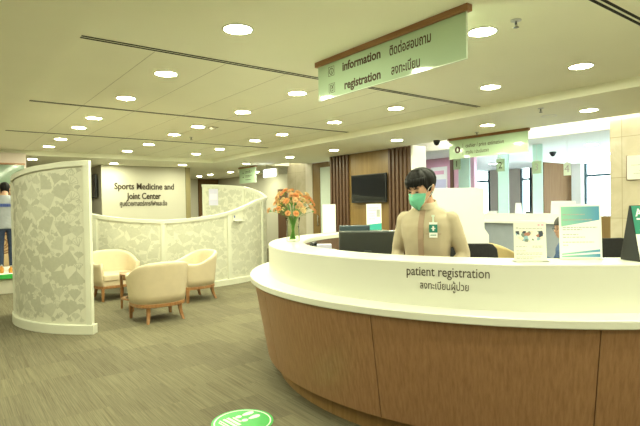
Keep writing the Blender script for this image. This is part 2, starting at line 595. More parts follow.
struct('wall_rear', MB().bounds(-3.6, 8.75, -3.6, -3.5, 0, 3.1), 'wall_paint')
struct('wall_left', MB().bounds(-3.6, -3.5, -3.5, 19.8, 0, 2.9), 'wall_paint')
struct('wall_far', MB().bounds(-3.5, 9.4, 19.5, 19.6, 0, 2.9), 'wall_paint', 'cream wall at the far end of the corridor')
struct('wall_mauve', MB().bounds(-3.5, 3.45, 17.0, 17.1, 0, 2.9), 'mauve_paint', 'pinkish beige wall behind the leaf screen')
struct('wall_mural', MB().bounds(-3.5, 1.49, 12.32, 12.45, 0, 2.72), 'mauve_paint', 'pinkish beige wall carrying the glass mural')
struct('wall_clinic', MB().bounds(3.46, 5.80, 14.2, 16.6, 0, 2.72), 'wall_paint', 'cream wall with the sports medicine lettering')
struct('trim_clinic', MB().bounds(5.80, 5.93, 14.15, 14.32, 0, 2.70), 'olive_jamb', 'olive timber strip at the end of the clinic wall', cat='trim')
struct('wall_corridor', MB().bounds(9.4, 9.5, 12.5, 19.6, 0, 2.9), 'wall_paint', 'cream wall along the corridor behind the flowers')
struct('wall_marble', MB().bounds(8.3, 8.7, -3.5, 3.47, 0, 3.0), 'marble', 'cream marble wall beside the cashier opening')
struct('wall_corner', MB().bounds(8.3, 9.45, 11.56, 12.53, 0, 3.0), 'marble', 'cream marble corner behind the flower vase')
struct('trim_corner', MB().bounds(8.28, 8.7, 11.25, 11.56, 0, 2.70), 'grey_wall', cat='trim')
struct('wall_slatted', MB().bounds(7.66, 7.95, 6.95, 9.64, 0, ZS), 'panel_wood', 'honey coloured timber wall holding the dark television')
struct('trim_slatted', MB().bounds(7.6, 8.0, 6.90, 6.95, 0, ZS), 'white_paint', cat='trim')
struct('wall_partition', MB().bounds(7.95, 8.6, 9.60, 9.64, 0, 2.9), 'white_paint')
for (y0, y1, lab) in ((8.90, 9.63, 'dark timber slats left of the television'), (6.955, 7.63, 'dark timber slats right of the television')):
    t = thing('slat_screen', 'bank of ' + lab.replace('left of', 'on the flower side of').replace('right of', 'on the attendant side of'), 'wall panel', (7.66, (y0 + y1) / 2, 0), 0, 'slatted timber wall panels')
    n = 6
    for k in range(n):
        y = y0 + (y1 - y0) * (k + 0.5) / n - (y0 + y1) / 2
        build('slat', MB().box((-0.028, y, ZS / 2), (0.05, 0.062, ZS - 0.004)), 'slat_wood', t, 0.004)
# glass door in its timber frame on the far side of the slats
d = MB().bounds(8.3, 8.36, 10.93, 11.25, 0, 2.69)
d.bounds(8.3, 8.36, 10.50, 10.93, 2.55, 2.69); d.bounds(8.3, 8.36, 9.64, 9.72, 0, 2.69)
struct('door_1', d, 'panel_wood', 'honey timber door post and frame beside the slats', cat='door')
do = bpy.data.objects['door_1']
build('pane', MB().bounds(8.32, 8.34, 9.72, 10.93, 0.02, 2.55), 'pale_door_glass', do)
build('door_handle', MB().tube([(8.26, 11.0, 0.95), (8.26, 11.0, 1.25)], 0.012).tube([(8.26, 11.0, 1.0), (8.3, 11.0, 1.0)], 0.009).tube([(8.26, 11.0, 1.2), (8.3, 11.0, 1.2)], 0.009), 'steel', do)
struct('door_2', MB().bounds(9.36, 9.4, 13.95, 14.75, 0, 2.1), 'dark_wood', 'dark door in the corridor behind the flowers', cat='door')
build('door_handle', MB().tube([(9.33, 14.05, 1.05), (9.33, 14.17, 1.05)], 0.012).tube([(9.33, 14.06, 1.05), (9.36, 14.06, 1.05)], 0.012), 'steel', bpy.data.objects['door_2'])
struct('door_3', MB().bounds(8.5, 9.38, 19.42, 19.5, 0, 2.69), 'brown_wood', 'brown timber door at the corridor end', cat='door')
build('door_handle', MB().tube([(8.6, 19.38, 0.95), (8.6, 19.38, 1.2)], 0.014).tube([(8.6, 19.38, 1.0), (8.6, 19.42, 1.0)], 0.009), 'steel', bpy.data.objects['door_3'])

# cashier hall: window wall, pink wall, brown wall
wv = MB()
for y0, y1 in ((1.4, 2.3), (7.05, 8.73), (9.10, 10.26), (10.87, 11.05)):
    wv.bounds(15.2, 15.3, y0, y1, 0, 2.7)
for y0, y1 in ((2.3, 7.05), (8.73, 9.10), (10.26, 10.87)):
    wv.bounds(15.2, 15.3, y0, y1, 0, 0.35)
wv.bounds(15.2, 15.3, 11.05, 14.3, 0, 2.7)
struct('wall_window', wv, 'grey_wall', 'pale grey window wall of the cashier hall')
struct('wall_pink', MB().bounds(9.8, 9.9, 7.03, 9.7, 0, ZF), 'pink_paint', 'pink wall beyond the attendant')
struct('trim_pink', MB().bounds(9.76, 9.8, 7.60, 7.68, 0, ZF), 'dark_wood', cat='trim')
struct('wall_hall', MB().bounds(9.5, 15.3, 14.2, 14.3, 0, 2.9), 'white_paint')
struct('wall_side', MB().bounds(8.7, 15.3, 1.4, 1.5, 0, 2.9), 'white_paint')
struct('wall_brown', MB().bounds(13.4, 15.0, 7.33, 7.45, 0, ZF), 'brown_wood', 'brown timber panel wall by the large window')
struct('trim_window', MB().bounds(14.95, 15.2, 7.05, 7.33, 0, ZF), 'white_paint', 'white pier beside the large window', cat='trim')
for n, (y0, y1) in enumerate(((10.26, 10.87), (8.73, 9.10), (2.3, 7.05)), 1):
    w = MB()
    fw = 0.06
    for ya in ([y0 + fw / 2, y1 - fw / 2] if y1 - y0 < 2 else [y0 + fw / 2, y1 - fw / 2]):
        w.bounds(15.16, 15.26, ya - fw / 2, ya + fw / 2, 0.35, 2.64)
    for zz in (0.38, 2.265, 2.655):
        w.bounds(15.17, 15.25, y0, y1, zz - 0.035, zz + 0.035)
    struct('window_%d' % n, w, 'window_frame', ('tall dark framed window beyond the attendant', 'narrow dark framed window between the mint posts', 'wide dark framed window beside the marble wall')[n - 1], cat='window')
    build('pane', MB().bounds(15.205, 15.211, y0 + 0.01, y1 - 0.01, 0.36, 2.62), 'clear_glass', bpy.data.objects['window_%d' % n])
bb = MB().bounds(3.46 - 0.012, 5.80, 14.188, 14.2, 0, 0.1)
struct('baseboard_clinic', bb, 'screen_frame', cat='baseboard')

# ------------------------------------------------------------------ ceiling lights
def make_downlight():
    t = thing('ceiling_downlight', 'x', 'ceiling light')
    build('trim_ring', MB().lathe([(0.098, -0.004), (0.100, -0.007), (0.113, -0.005), (0.116, 0.0), (0.098, 0.0)], 28, cap=False), 'solid_surface', t)
    build('lens', MB().lathe([(0.0005, -0.0045), (0.09, -0.0045), (0.099, -0.003)], 28, cap=False, smooth=False), 'lamp_lens', t)
    return t
ORD = ['nearest', 'second', 'third', 'fourth', 'fifth', 'sixth', 'seventh', 'eighth', 'ninth']
proto = [None]
def downlight(x, y, z, label, group):
    if proto[0] is None:
        proto[0] = make_downlight()
        o = proto[0]; o.location = (x, y, z); o['label'] = label; o['group'] = group
    else:
        o = dup(proto[0], (x, y, z), 0, label, group)
    return o
rows = [
    ('tray line over the leaf screen', ZT, [(1.76, -2.4), (1.76, -1.0), (1.76, 0.9), (1.76, 3.275), (1.765, 4.747), (1.765, 6.05), (1.772, 7.61), (1.78, 8.61), (1.79, 10.17), (1.80, 11.48)], 3),
    ('middle tray line', ZT, [(3.30, -2.4), (3.30, -1.0), (3.30, 0.7), (3.30, 2.28), (3.30, 4.743), (3.325, 6.09), (3.315, 7.56), (3.32, 8.60), (3.39, 10.15), (3.37, 11.56)], 3),
    ('tray line over the reception desk', ZT, [(4.92, -0.6), (4.92, 0.9), (4.924, 2.314), (4.935, 3.313), (4.92, 4.76), (4.92, 6.073), (4.95, 7.62), (4.95, 8.583), (4.98, 10.21), (4.96, 11.437)], 2),
    ('lowered soffit beside the cashier opening', ZS, [(6.78, 1.2), (6.78, 3.089), (6.70, 4.559), (6.762, 6.521), (6.771, 8.391), (6.781, 10.105), (6.741, 12.2)], 1),
]
for nm, z, pts, hidden in rows:  # the hidden first entries of each line are added fill lights
    for k, (x, y) in enumerate(pts):
        lab = ('ceiling light, %s in view in the %s' % (ORD[k - hidden], nm)) if k >= hidden else 'added ceiling fill light, out of view'
        downlight(x, y, z, lab, 'round ceiling downlights')
for x, y, lab in ((1.737, 13.29, 'round ceiling light in the soffit past the mural wall'), (3.641, 13.67, 'round ceiling light in front of the clinic television'),
                  (5.369, 13.31, 'round ceiling light in front of the clinic lettering wall'), (7.869, 15.34, 'round corridor ceiling light closest to the hanging direction sign'),
                  (7.846, 16.89, 'round corridor ceiling light midway to the brown door'), (7.85, 17.84, 'round corridor ceiling light closest to the brown door'), (8.65, 14.96, 'round corridor ceiling light beneath the lit white sign'),
              *[(x_, y_, 'added fill light outside the frame before the tall leaf screen, %s' % o_) for x_, y_, o_ in ((-0.3, 3.2, 'closest'), (-0.3, 4.8, 'between the others'), (-0.15, 6.4, 'deepest'))], (-0.3, 1.0, 'added fill light outside the frame above the photographer'), (-1.2, 1.6, 'added fill light outside the frame beside the photographer'), (-1.4, 4.0, 'added fill light outside the frame beside the leaf screen'), (-1.4, 8.0, 'added fill light outside the frame near the mural'), (-1.0, 11.0, 'added fill light outside the frame above the mural display')):  # lights outside the frame are added as fill for screen and counter
    downlight(x, y, ZS, lab, 'round ceiling downlights')
def cool_light(x, y, lab):
    t = thing('ceiling_downlight', lab, 'ceiling light', (x, y, ZF), 0, 'cool white cashier ceiling lights')
    build('trim_ring', MB().lathe([(0.098, -0.004), (0.113, -0.005), (0.116, 0.0), (0.098, 0.0)], 20, cap=False), 'white_paint', t)
    build('lens', MB().lathe([(0.0005, -0.0045), (0.099, -0.003)], 20, cap=False, smooth=False), 'cool_lens', t)
for x, y, lab in ((10.2, 4.6, 'cool white ceiling light over the cashier desk, nearest the marble wall'), (10.2, 6.4, 'cool white ceiling light over the cashier desk, behind the cashier sign'),
                  (12.6, 5.2, 'cool white ceiling light in front of the wide window'), (12.6, 8.4, 'cool white ceiling light in front of the brown timber wall'), (8.95, 7.95, 'added cool white fill light in front of the pink wall')):  # the one by the pink wall is added to brighten it
    cool_light(x, y, lab)
t = thing('cove_light', 'long light tube hidden above the soffit edge', 'light', (7.72, 0, 2.86))
build('light_tube', MB().tube([(0, -1.5, 0), (0, 6.9, 0)], 0.018, 8), 'cove_tube', t)
build('batten', MB().bounds(-0.03, 0.03, -1.5, 6.9, -0.06, -0.02), 'white_paint', t)
t = thing('cove_light', 'short light tube hidden above the soffit by the marble corner', 'light', (7.72, 0, 2.86))
build('light_tube', MB().tube([(0, 11.6, 0), (0, 12.45, 0)], 0.018, 8), 'cove_tube', t)
build('batten', MB().bounds(-0.03, 0.03, 11.6, 12.45, -0.06, -0.02), 'white_paint', t)

# slot air diffusers across the tray ceiling
for y, lab in ((1.489, 'dark double slot diffuser over the reception desk end'), (4.07, 'dark double slot diffuser passing behind the large hanging sign'),
               (6.77, 'dark slot diffuser across the middle of the tray ceiling'), (9.47, 'dark slot diffuser deepest in the tray ceiling')):
    t = thing('slot_diffuser', lab, 'air vent', (0, y, ZT), 0, 'ceiling slot diffusers')
    build('vent_frame', MB().bounds(0.82, 5.80, -0.042, 0.042, -0.003, 0.0), 'ceiling_paint', t)
    for s in (-1, 1):
        build('slot', MB().bounds(0.83, 5.79, s * 0.022 - 0.012, s * 0.022 + 0.012, -0.005, -0.002), 'dark_slot', t)
def ceiling_bits():
    for x, y, z, lab in ((3.295, 1.998, ZT, 'small chrome sprinkler head beside the large hanging sign'), (3.70, 8.74, ZT, 'tiny sprinkler head in the tray ceiling far over the armchairs'),
                         (6.10, 3.37, ZS, 'small dark sprinkler head in the soffit by the marble wall'), (7.2, 5.1, ZS, 'small sprinkler head over the cashier sign')):
        t = thing('sprinkler_head', lab, 'sprinkler', (x, y, z), 0, 'ceiling sprinklers')
        build('escutcheon', MB().lathe([(0.038, 0.0), (0.036, -0.006), (0.015, -0.010)], 16), 'steel', t)
        b = MB().tube([(0, 0, -0.008), (0, 0, -0.03)], 0.007, 8).lathe([(0.003, -0.048), (0.020, -0.050), (0.020, -0.053)], 12)
        b.tube([(0.012, 0, -0.022), (0.010, 0, -0.048)], 0.003, 6).tube([(-0.012, 0, -0.022), (-0.010, 0, -0.048)], 0.003, 6)
        build('nozzle', b, 'graphite_plastic', t)
    t = thing('ceiling_speaker', 'flat round speaker ring in the soffit by the cashier sign', 'speaker', (6.733, 3.60, ZS))
    build('rim', MB().lathe([(0.10, 0), (0.10, -0.006), (0.085, -0.008), (0.083, 0)], 24, cap=False), 'white_paint', t)
    build('grille', MB().lathe([(0.001, -0.004), (0.084, -0.003)], 24, cap=False, smooth=False), 'ceiling_paint', t)
    t = thing('smoke_detector', 'small square detector in the tray ceiling beside a light', 'detector', (3.55, 7.50, ZT))
    build('body', MB().lathe([(0.055, 0), (0.05, -0.02), (0.03, -0.035)], 18), 'grey_wall', t)
    build('base_plate', MB().box((0, 0, -0.004), (0.13, 0.13, 0.008)), 'olive_jamb', t)
    t = thing('security_camera', 'dark dome camera under the soffit above the attendant', 'camera', (7.45, 6.16, ZS))
    build('mount', MB().lathe([(0.062, 0), (0.064, -0.03), (0.058, -0.04)], 20), 'graphite_plastic', t)
    build('dome', MB().lathe([(0.055, -0.04), (0.05, -0.065), (0.034, -0.088), (0.012, -0.097)], 20), 'screen_glass', t)
    t = thing('security_camera', 'small dome camera under the pale cashier ceiling', 'camera', (10.9, 5.75, ZF))
    build('mount', MB().lathe([(0.07, 0), (0.07, -0.04)], 16), 'graphite_plastic', t)
    build('dome', MB().lathe([(0.06, -0.04), (0.05, -0.075), (0.02, -0.10)], 16), 'screen_glass', t)
ceiling_bits()

# ------------------------------------------------------------------ round reception counter
CX, CY = 4.343, 2.91
ctr = thing('reception_counter', 'curved reception counter with cream top and fluted brown wood front', 'reception counter', (CX, CY, 0))
ctr['label'] = 'curved reception counter with cream top, writing ledge and brown wood front'
A0, A1 = 75, 276
build('transaction_top', MB().arc([(1.87, 1.112), (2.155, 1.112), (2.155, 0.883), (2.2, 0.883), (2.2, 1.146), (2.197, 1.151), (2.191, 1.154), (1.876, 1.154), (1.87, 1.148)], A0, A1, 150), 'solid_surface', ctr)
build('ledge', MB().arc([(1.95, 0.8345), (2.372, 0.8345), (2.376, 0.839), (2.376, 0.876), (2.373, 0.881), (2.368, 0.8835), (1.95, 0.8835)], A0, A1, 150), 'solid_surface', ctr)
seams = [A0, 103.4, 134.2, 165.0, 196.0, 227.0, 257.8, A1]
for a, b in zip(seams[:-1], seams[1:]):
    build('wood_panel', MB().arc([(2.19, 0.15), (2.222, 0.15), (2.342, 0.834), (2.31, 0.834)], a + 0.07, b - 0.07, 28, smooth=False), 'counter_wood', ctr)
build('backing', MB().arc([(2.14, 0.16), (2.18, 0.16), (2.29, 0.83), (2.25, 0.83)], A0 + .3, A1 - .3, 60), 'dark_slot', ctr)
build('plinth', MB().arc([(2.06, 0.0), (2.12, 0.0), (2.12, 0.16), (2.06, 0.16)], A0 + .5, A1 - .5, 90), 'plinth_wood', ctr)
build('inner_panel', MB().arc([(1.885, 0.0), (1.91, 0.0), (1.91, 1.112), (1.885, 1.112)], A0 + .5, A1 - .5, 90), 'dark_wood', ctr)
wt = build('worktop', MB().arc([(1.22, 0.745), (1.885, 0.745), (1.885, 0.78), (1.22, 0.78)], 106, 183, 40), 'solid_surface', ctr)
build('worktop', MB().arc([(1.66, 0.745), (1.885, 0.745), (1.885, 0.78), (1.66, 0.78)], 183, 262, 40), 'solid_surface', ctr)
build('pedestal', MB().arc([(1.28, 0.0), (1.32, 0.0), (1.32, 0.745), (1.28, 0.745)], 108, 122, 8), 'dark_wood', ctr)
def fascia(mid, z0, rad=2.2012):
    def f(co):
        a = R(mid) + co.x / rad
        r = rad + co.z
        return Vector((r * math.cos(a), r * math.sin(a), z0 + co.y))
    return f
text('lettering', 'patient registration', 0.082, 'lettering', ctr, None, 'CENTER', 0.001, fascia(207.0, 1.068), width=0.489)
text('lettering', 'ลงทะเบียนผู้ป่วย', 0.062, 'lettering', ctr, None, 'CENTER', 0.001, fascia(206.6, 0.990), width=0.288)

# ------------------------------------------------------------------ curved leaf screens
def ginkgo(rnd, s):
    """fan leaf outline with a scalloped edge, in a flat plane around its own stem point"""
    pts = []
    n = 29
    half = rnd.uniform(0.72, 0.98)
    lob = rnd.choice((5, 6, 7))
    for k in range(n + 1):
        u = k / n
        a = math.pi / 2 + half * (2 * u - 1)
        r = s * (0.84 + 0.07 * math.sin(u * math.pi) + 0.075 * abs(math.sin(u * lob * math.pi)) + rnd.uniform(-.015, .015))
        if abs(u - 0.5) < 0.04: r *= 0.90
        pts.append((r * math.cos(a), r * math.sin(a)))
    return [(0, 0)] + pts
def leaf_screen(name, label, c, r, posts, top, a0, a1, seed, group, leaves=('leaf_print', 'pale_leaf')):
    """frame, plinth and patterned panels of one curved screen; top(angle) is the height of its rising rail"""
    t = thing(name, label, 'screen', (c[0], c[1], 0), 0, group)
    n = max(12, int(abs(a1 - a0) / 2))
    build('plinth', MB().arc([(r - 0.065, 0), (r + 0.05, 0), (r + 0.05, 0.105), (r + 0.046, 0.11), (r - 0.06, 0.11), (r - 0.065, 0.105)], a0 - 0.8, a1 + 0.8, n), 'screen_frame', t)
    build('top_rail', MB().arc(lambda a: [(r - 0.035, top(a) - 0.065), (r + 0.035, top(a) - 0.065), (r + 0.035, top(a) - 0.004), (r + 0.031, top(a)), (r - 0.031, top(a)), (r - 0.035, top(a) - 0.004)], a0, a1, n), 'screen_frame', t)
    for a in posts:
        w = 0.034 / r * 180 / math.pi
        build('post', MB().arc(lambda q: [(r - 0.034, 0.11), (r + 0.034, 0.11), (r + 0.034, top(q) - 0.06), (r - 0.034, top(q) - 0.06)], a - w, a + w, 2), 'screen_frame', t)
    rnd = random.Random(seed)
    for pa, pb in zip(posts[:-1], posts[1:]):
        w = 0.036 / r * 180 / math.pi
        qa, qb = pa + w, pb - w
        m = max(6, int((qb - qa) / 2))
        mb = MB().arc(lambda q: [(r - 0.008, 0.11), (r + 0.008, 0.11), (r + 0.008, top(q) - 0.065), (r - 0.008, top(q) - 0.065)], qa, qb, m)
        # narrow beads framing the panel
        for q in (qa, qb - 0.5 / r):
            mb.arc(lambda s: [(r - 0.018, 0.112), (r + 0.018, 0.112), (r + 0.018, top(s) - 0.066), (r - 0.018, top(s) - 0.066)], q, q + 0.5 / r, 1)
        placed = []
        for tries in range(4200):
            q = rnd.uniform(qa, qb)
            s = rnd.uniform(0.19, 0.23) if tries < 260 else rnd.choice((0.15, 0.13)) if tries < 1200 else rnd.choice((0.11, 0.09)) if tries < 2400 else 0.06
            z = rnd.uniform(0.13, top(q) - 0.08)
            x = (q - qa) * math.pi / 180 * r
            L = (qb - qa) * math.pi / 180 * r
            rad = s * 0.50
            rot = rnd.choice((0, 0, math.pi, math.pi * 0.85, 0.5, -0.5)) + rnd.uniform(-0.35, 0.35)
            if x - rad < 0.02 or x + rad > L - 0.02 or z - rad < 0.125 or z + rad > top(q) - 0.075: continue
            if any((x - px) ** 2 + (z - pz) ** 2 < (rad + pr) ** 2 * 0.86 for px, pz, pr in placed): continue
            placed.append((x, z, rad))
            out = ginkgo(rnd, s)
            drawn = s < 0.14 and rnd.random() < 0.3          # the smaller leaves are line drawings
            def place(q): return (q[0] * math.cos(rot) - (q[1] - s * 0.5) * math.sin(rot) + x, q[0] * math.sin(rot) + (q[1] - s * 0.5) * math.cos(rot) + z)
            polys = []
            if not drawn:
                polys.append([place(q) for q in out])
                polys.append([place(q) for q in ((-.006, 0.02), (-.012, -s * .22), (-.004, -s * .24), (.006, 0.02))])
            else:
                for i_ in range(len(out)):
                    a_, b_ = out[i_], out[(i_ + 1) % len(out)]
                    mx_, my_ = (0, s * .55)
                    k_ = 1 - 0.016 / s
                    ins = lambda q: (mx_ + (q[0] - mx_) * k_, my_ + (q[1] - my_) * k_)
                    polys.append([place(q) for q in (a_, b_, ins(b_), ins(a_))])
                for i_ in (7, 15, 23):
                    e_ = out[i_]
                    l_ = math.hypot(*e_)
                    wx, wy = -e_[1] / l_ * .004, e_[0] / l_ * .004
                    polys.append([place(q) for q in ((wx, wy), (e_[0] * .8 + wx, e_[1] * .8 + wy), (e_[0] * .8 - wx, e_[1] * .8 - wy), (-wx, -wy))])
            mi = 1 if rnd.random() < 0.75 else 2
            for side in (1, -1):
                rr = r + side * 0.0105
                for pg in polys:
                    vs = []
                    for px, pz in pg:
                        a = R(qa) + px / r
                        vs.append((rr * math.cos(a), rr * math.sin(a), pz))
                    mb.add(vs, [(0, k, k + 1) for k in range(1, len(pg) - 1)], mi)
        build('panel', mb, ['screen_panel', *leaves], t)
    return t
def interp(tab):
    def f(a):
        if a <= tab[0][0]: return tab[0][1]
        for (p, u), (q, v) in zip(tab[:-1], tab[1:]):
            if a <= q:
                s = (a - p) / (q - p)
                return u + (v - u) * s
        return tab[-1][1]
    return f
def smooth_interp(tab):
    f = interp(tab)
    def g(a):
        return sum(f(a + d) * w for d, w in ((-6, .1), (-3, .22), (0, .36), (3, .22), (6, .1)))
    return g
S1 = (2.449, 7.803)
leaf_screen('leaf_screen', 'tall curved cream screen with leaf pattern, standing alone on the carpet', S1, 1.652, [158, 176.5, 231.6],
            interp([(150, 1.90), (177, 1.955), (193, 2.005), (205, 2.048), (214, 2.066), (220, 2.08), (233, 2.096)]), 156.8, 232.8, 3, 'curved leaf screens')
S2 = (4.013, 11.031)
leaf_screen('leaf_screen', 'long curved cream leaf screen behind the armchairs with rising top rail', S2, 2.25, [203, 217.9, 249, 281.4, 312, 342, 370, 403.4],
            smooth_interp([(203, 1.50), (214.5, 1.435), (220, 1.40), (228, 1.355), (237, 1.32), (249, 1.29), (257, 1.30), (264, 1.325), (273, 1.36), (281, 1.41), (291.5, 1.52), (301, 1.625), (308, 1.675),
                    (318, 1.70), (328, 1.72), (338, 1.765), (345, 1.82), (352, 1.885), (362, 1.97), (370, 2.03), (388, 2.10), (404, 2.13)]), 201.5, 404.6, 8, 'curved leaf screens', ('pale_leaf', 'washed_leaf'))

# ------------------------------------------------------------------ tub armchairs and the little table
def spow(c, n): return math.copysign(abs(c) ** (2.0 / n), c)
def plan(th, a=0.395, bb=0.355, bf=0.45, n=2.6):
    c, s = math.cos(th), math.sin(th)
    return a * spow(c, n), (bb if s > 0 else bf) * spow(s, n)
def sstep(x, a, b):
    t = min(1, max(0, (x - a) / (b - a)))
    return t * t * (3 - 2 * t)
def make_armchair(label, cloth, legs, group):
    t = thing('armchair', label, 'armchair', (0, 0, 0), 0, group)
    # upholstered tub: one rim sweeping from low arms up to the back
    rings = []
    N = 44
    for i in range(N + 1):
        th = R(-38 + 256 * i / N)
        x, y = plan(th)
        x2, y2 = plan(th + 0.01)
        nx, ny = y2 - y, -(x2 - x)
        l = math.hypot(nx, ny); nx, ny = nx / l, ny / l
        h = 0.615 + 0.150 * sstep(y, -0.16, 0.33) + 0.035 * sstep(y, 0.05, 0.34) * (1 - (x / 0.395) ** 2) + 0.012 * sstep(y, -0.20, -0.30)
        th_ = 0.062
        def sc(z): return 0.875 + 0.145 * ((z - 0.25) / 0.55) ** 0.9
        def P(z, off):
            s = sc(z)
            return (x * s - nx * off, y * s - ny * off, z)
        ring = [P(0.25, 0), P(0.36, 0), P(0.48, 0), P(h - 0.07, 0), P(h - 0.03, -0.004), P(h - 0.008, 0.008), P(h, th_ * 0.45),
                P(h - 0.008, th_ * 0.85), P(h - 0.035, th_), P(h - 0.10, th_), P(0.46, th_ * 1.05), P(0.30, th_), P(0.25, th_ * 0.9)]
        rings.append(ring)
    build('shell', MB().loft(rings), cloth, t)
    poly = []
    for i in range(40):
        x, y = plan(2 * math.pi * i / 40, 0.315, 0.28, 0.36, 3.2)
        poly.append((x, max(y, -0.29)))
    build('seat_cushion', MB().prism(poly, 0.105, Matrix.Translation((0, 0, 0.325))), cloth, t, 0.022, seg=3)
    build('seat_base', MB().prism([(x * 1.0, max(y, -0.265)) for x, y in poly], 0.085, Matrix.Translation((0, 0, 0.245))), cloth, t, 0.008)
    pr = []
    for i in range(44):
        x, y = plan(2 * math.pi * i / 44, 0.345, 0.312, 0.39, 2.8)
        pr.append((x, max(y, -0.29)))
    build('seat_rail', MB().prism(pr, 0.048, Matrix.Translation((0, 0, 0.203))), legs, t, 0.006)
    for s in (-1, 1):
        M = MB().loft([[(s * 0.28 + dx * w, -0.262 + dy * w, z) for dx, dy in ((-1, -1), (1, -1), (1, 1), (-1, 1))] for z, w in ((0.0, 0.017), (0.205, 0.024))], smooth=False)
        build('leg', M, legs, t, 0.003)
        rg = []
        for z, ox, oy, w in ((0.0, 0.028, 0.055, 0.016), (0.07, 0.012, 0.026, 0.019), (0.14, 0.003, 0.006, 0.022), (0.205, 0, 0, 0.025)):
            rg.append([(s * (0.215 + ox) + dx * w, 0.225 + oy + dy * w, z) for dx, dy in ((-1, -1), (1, -1), (1, 1), (-1, 1))])
        build('leg', MB().loft(rg, smooth=False), legs, t, 0.003)
    return t
g = 'cream armchairs round the small table'
ch = make_armchair('cream tub armchair with its rounded back turned to the viewer', 'upholstery', 'leg_wood', g)
ch.location = (2.35, 6.80, 0); ch.rotation_euler = (0, 0, R(182))
dup(ch, (2.33, 8.87, 0), R(5), 'cream tub armchair facing the viewer, its seat open to view', g)
dup(ch, (3.30, 7.85, 0), R(-82), 'cream tub armchair seen from the side, between table and reception counter', g)
tan = make_armchair('tan armchair beyond the reception counter, facing the cashier desk', 'tan_upholstery', 'leg_wood', 'tan visitor seats')
tan.scale = (1.1, 1.1, 1.12); tan.location = (7.17, 4.72, 0); tan.rotation_euler = (0, 0, R(75))
tb = thing('side_table', 'small brown wooden side table between the armchairs', 'table', (2.37, 7.68, 0), R(8))
build('table_top', MB().lathe([(0.26, 0.515), (0.268, 0.522), (0.268, 0.537), (0.26, 0.542)], 40, smooth=False), 'leg_wood', tb)
build('apron', MB().lathe([(0.235, 0.45), (0.235, 0.515), (0.215, 0.515), (0.215, 0.45), (0.235, 0.45)], 36, cap=False), 'leg_wood', tb)
for k in range(4):
    a = R(135 + 90 * k)
    x, y = 0.262 * math.cos(a), 0.262 * math.sin(a)
    build('leg', MB().loft([[(x + dx * w, y + dy * w, z) for dx, dy in ((-1, -1), (1, -1), (1, 1), (-1, 1))] for z, w in ((0, 0.013), (0.545, 0.019))], smooth=False), 'leg_wood', tb, 0.003)
build('stretcher', MB().lathe([(0.19, 0.16), (0.25, 0.16), (0.25, 0.175), (0.19, 0.175), (0.19, 0.16)], 36, cap=False), 'leg_wood', tb)

# ------------------------------------------------------------------ hanging signs
def icon_box(mb, M, s, kind):
    w = 0.0035
    for x0, y0, x1, y1 in ((0, 0, s, w), (0, s - w, s, s), (0, 0, w, s), (s - w, 0, s, s)):
        mb.prism([(x0, y0), (x1, y0), (x1, y1), (x0, y1)], 0.001, M)
    def ringp(cx, cy, r, ww, a0=0, a1=360):
        n = 20
        for k in range(n):
            a, b = R(a0 + (a1 - a0) * k / n), R(a0 + (a1 - a0) * (k + 1) / n)
            mb.prism([(cx + r * math.cos(a), cy + r * math.sin(a)), (cx + r * math.cos(b), cy + r * math.sin(b)),
                      (cx + (r - ww) * math.cos(b), cy + (r - ww) * math.sin(b)), (cx + (r - ww) * math.cos(a), cy + (r - ww) * math.sin(a))], 0.001, M)
    if kind == 'info':
        ringp(s * .5, s * .5, s * .36, 0.006)
        mb.prism([(s * .46, s * .3), (s * .54, s * .3), (s * .54, s * .55), (s * .46, s * .55)], 0.001, M)
        mb.prism([(s * .46, s * .62), (s * .54, s * .62), (s * .54, s * .70), (s * .46, s * .70)], 0.001, M)
    else:
        for x0, y0, x1, y1 in ((.24, .16, .30, .84), (.66, .16, .72, .60), (.24, .16, .72, .22), (.24, .78, .60, .84)):
            mb.prism([(s * x0, s * y0), (s * x1, s * y0), (s * x1, s * y1), (s * x0, s * y1)], 0.001, M)
        mb.prism([(s * .40, s * .40), (s * .47, s * .36), (s * .84, s * .80), (s * .77, s * .86)], 0.001, M)
        mb.prism([(s * .34, s * .62), (s * .58, s * .62), (s * .58, s * .67), (s * .34, s * .67)], 0.001, M)
    return mb
def hanging_sign(label, x, y0, y1, ztop, zbot, rail_h=0.045):
    t = thing('hanging_sign', label, 'sign', (x, (y0 + y1) / 2, ztop), 0, 'green hanging direction signs')
    L = y1 - y0
    build('rail', MB().box((0, 0, -rail_h / 2), (0.055, L + 0.05, rail_h)), 'rail_wood', t, 0.003)
    build('sign_panel', MB().box((0, 0, (-rail_h + zbot - ztop) / 2), (0.012, L, ztop - zbot - rail_h)), 'mint_glass', t, 0.001)
    build('panel_edge', MB().box((0, 0, zbot - ztop + 0.002), (0.0135, L, 0.006)).box((0, -L / 2, (zbot - ztop - rail_h) / 2), (0.0135, 0.004, ztop - zbot - rail_h)), 'sign_edge', t)
    return t
def onsign(t, y, z, dx=-0.0064):   # point on the sign's lettered face, in the sign's own frame
    return frame((dx, y - t.location.y, z - t.location.z), (0, -1, 0), (0, 0, 1))
s = hanging_sign('large mint glass hanging sign reading information and registration under a wood rail', 2.77, 2.03, 3.635, 2.80, 2.448)
text('lettering', 'information', 0.102, 'brown_lettering', s, onsign(s, 3.294, 2.650), 'LEFT', 0.0006, width=0.463, bold=0.003)
text('lettering', 'registration', 0.102, 'brown_lettering', s, onsign(s, 3.272, 2.490), 'LEFT', 0.0006, width=0.438, bold=0.003)
text('lettering', 'ติดต่อสอบถาม', 0.1, 'brown_lettering', s, onsign(s, 2.733, 2.640), 'LEFT', 0.0006, width=0.405, bold=0.002)
text('lettering', 'ลงทะเบียน', 0.1, 'brown_lettering', s, onsign(s, 2.716, 2.490), 'LEFT', 0.0006, width=0.285, bold=0.0015)
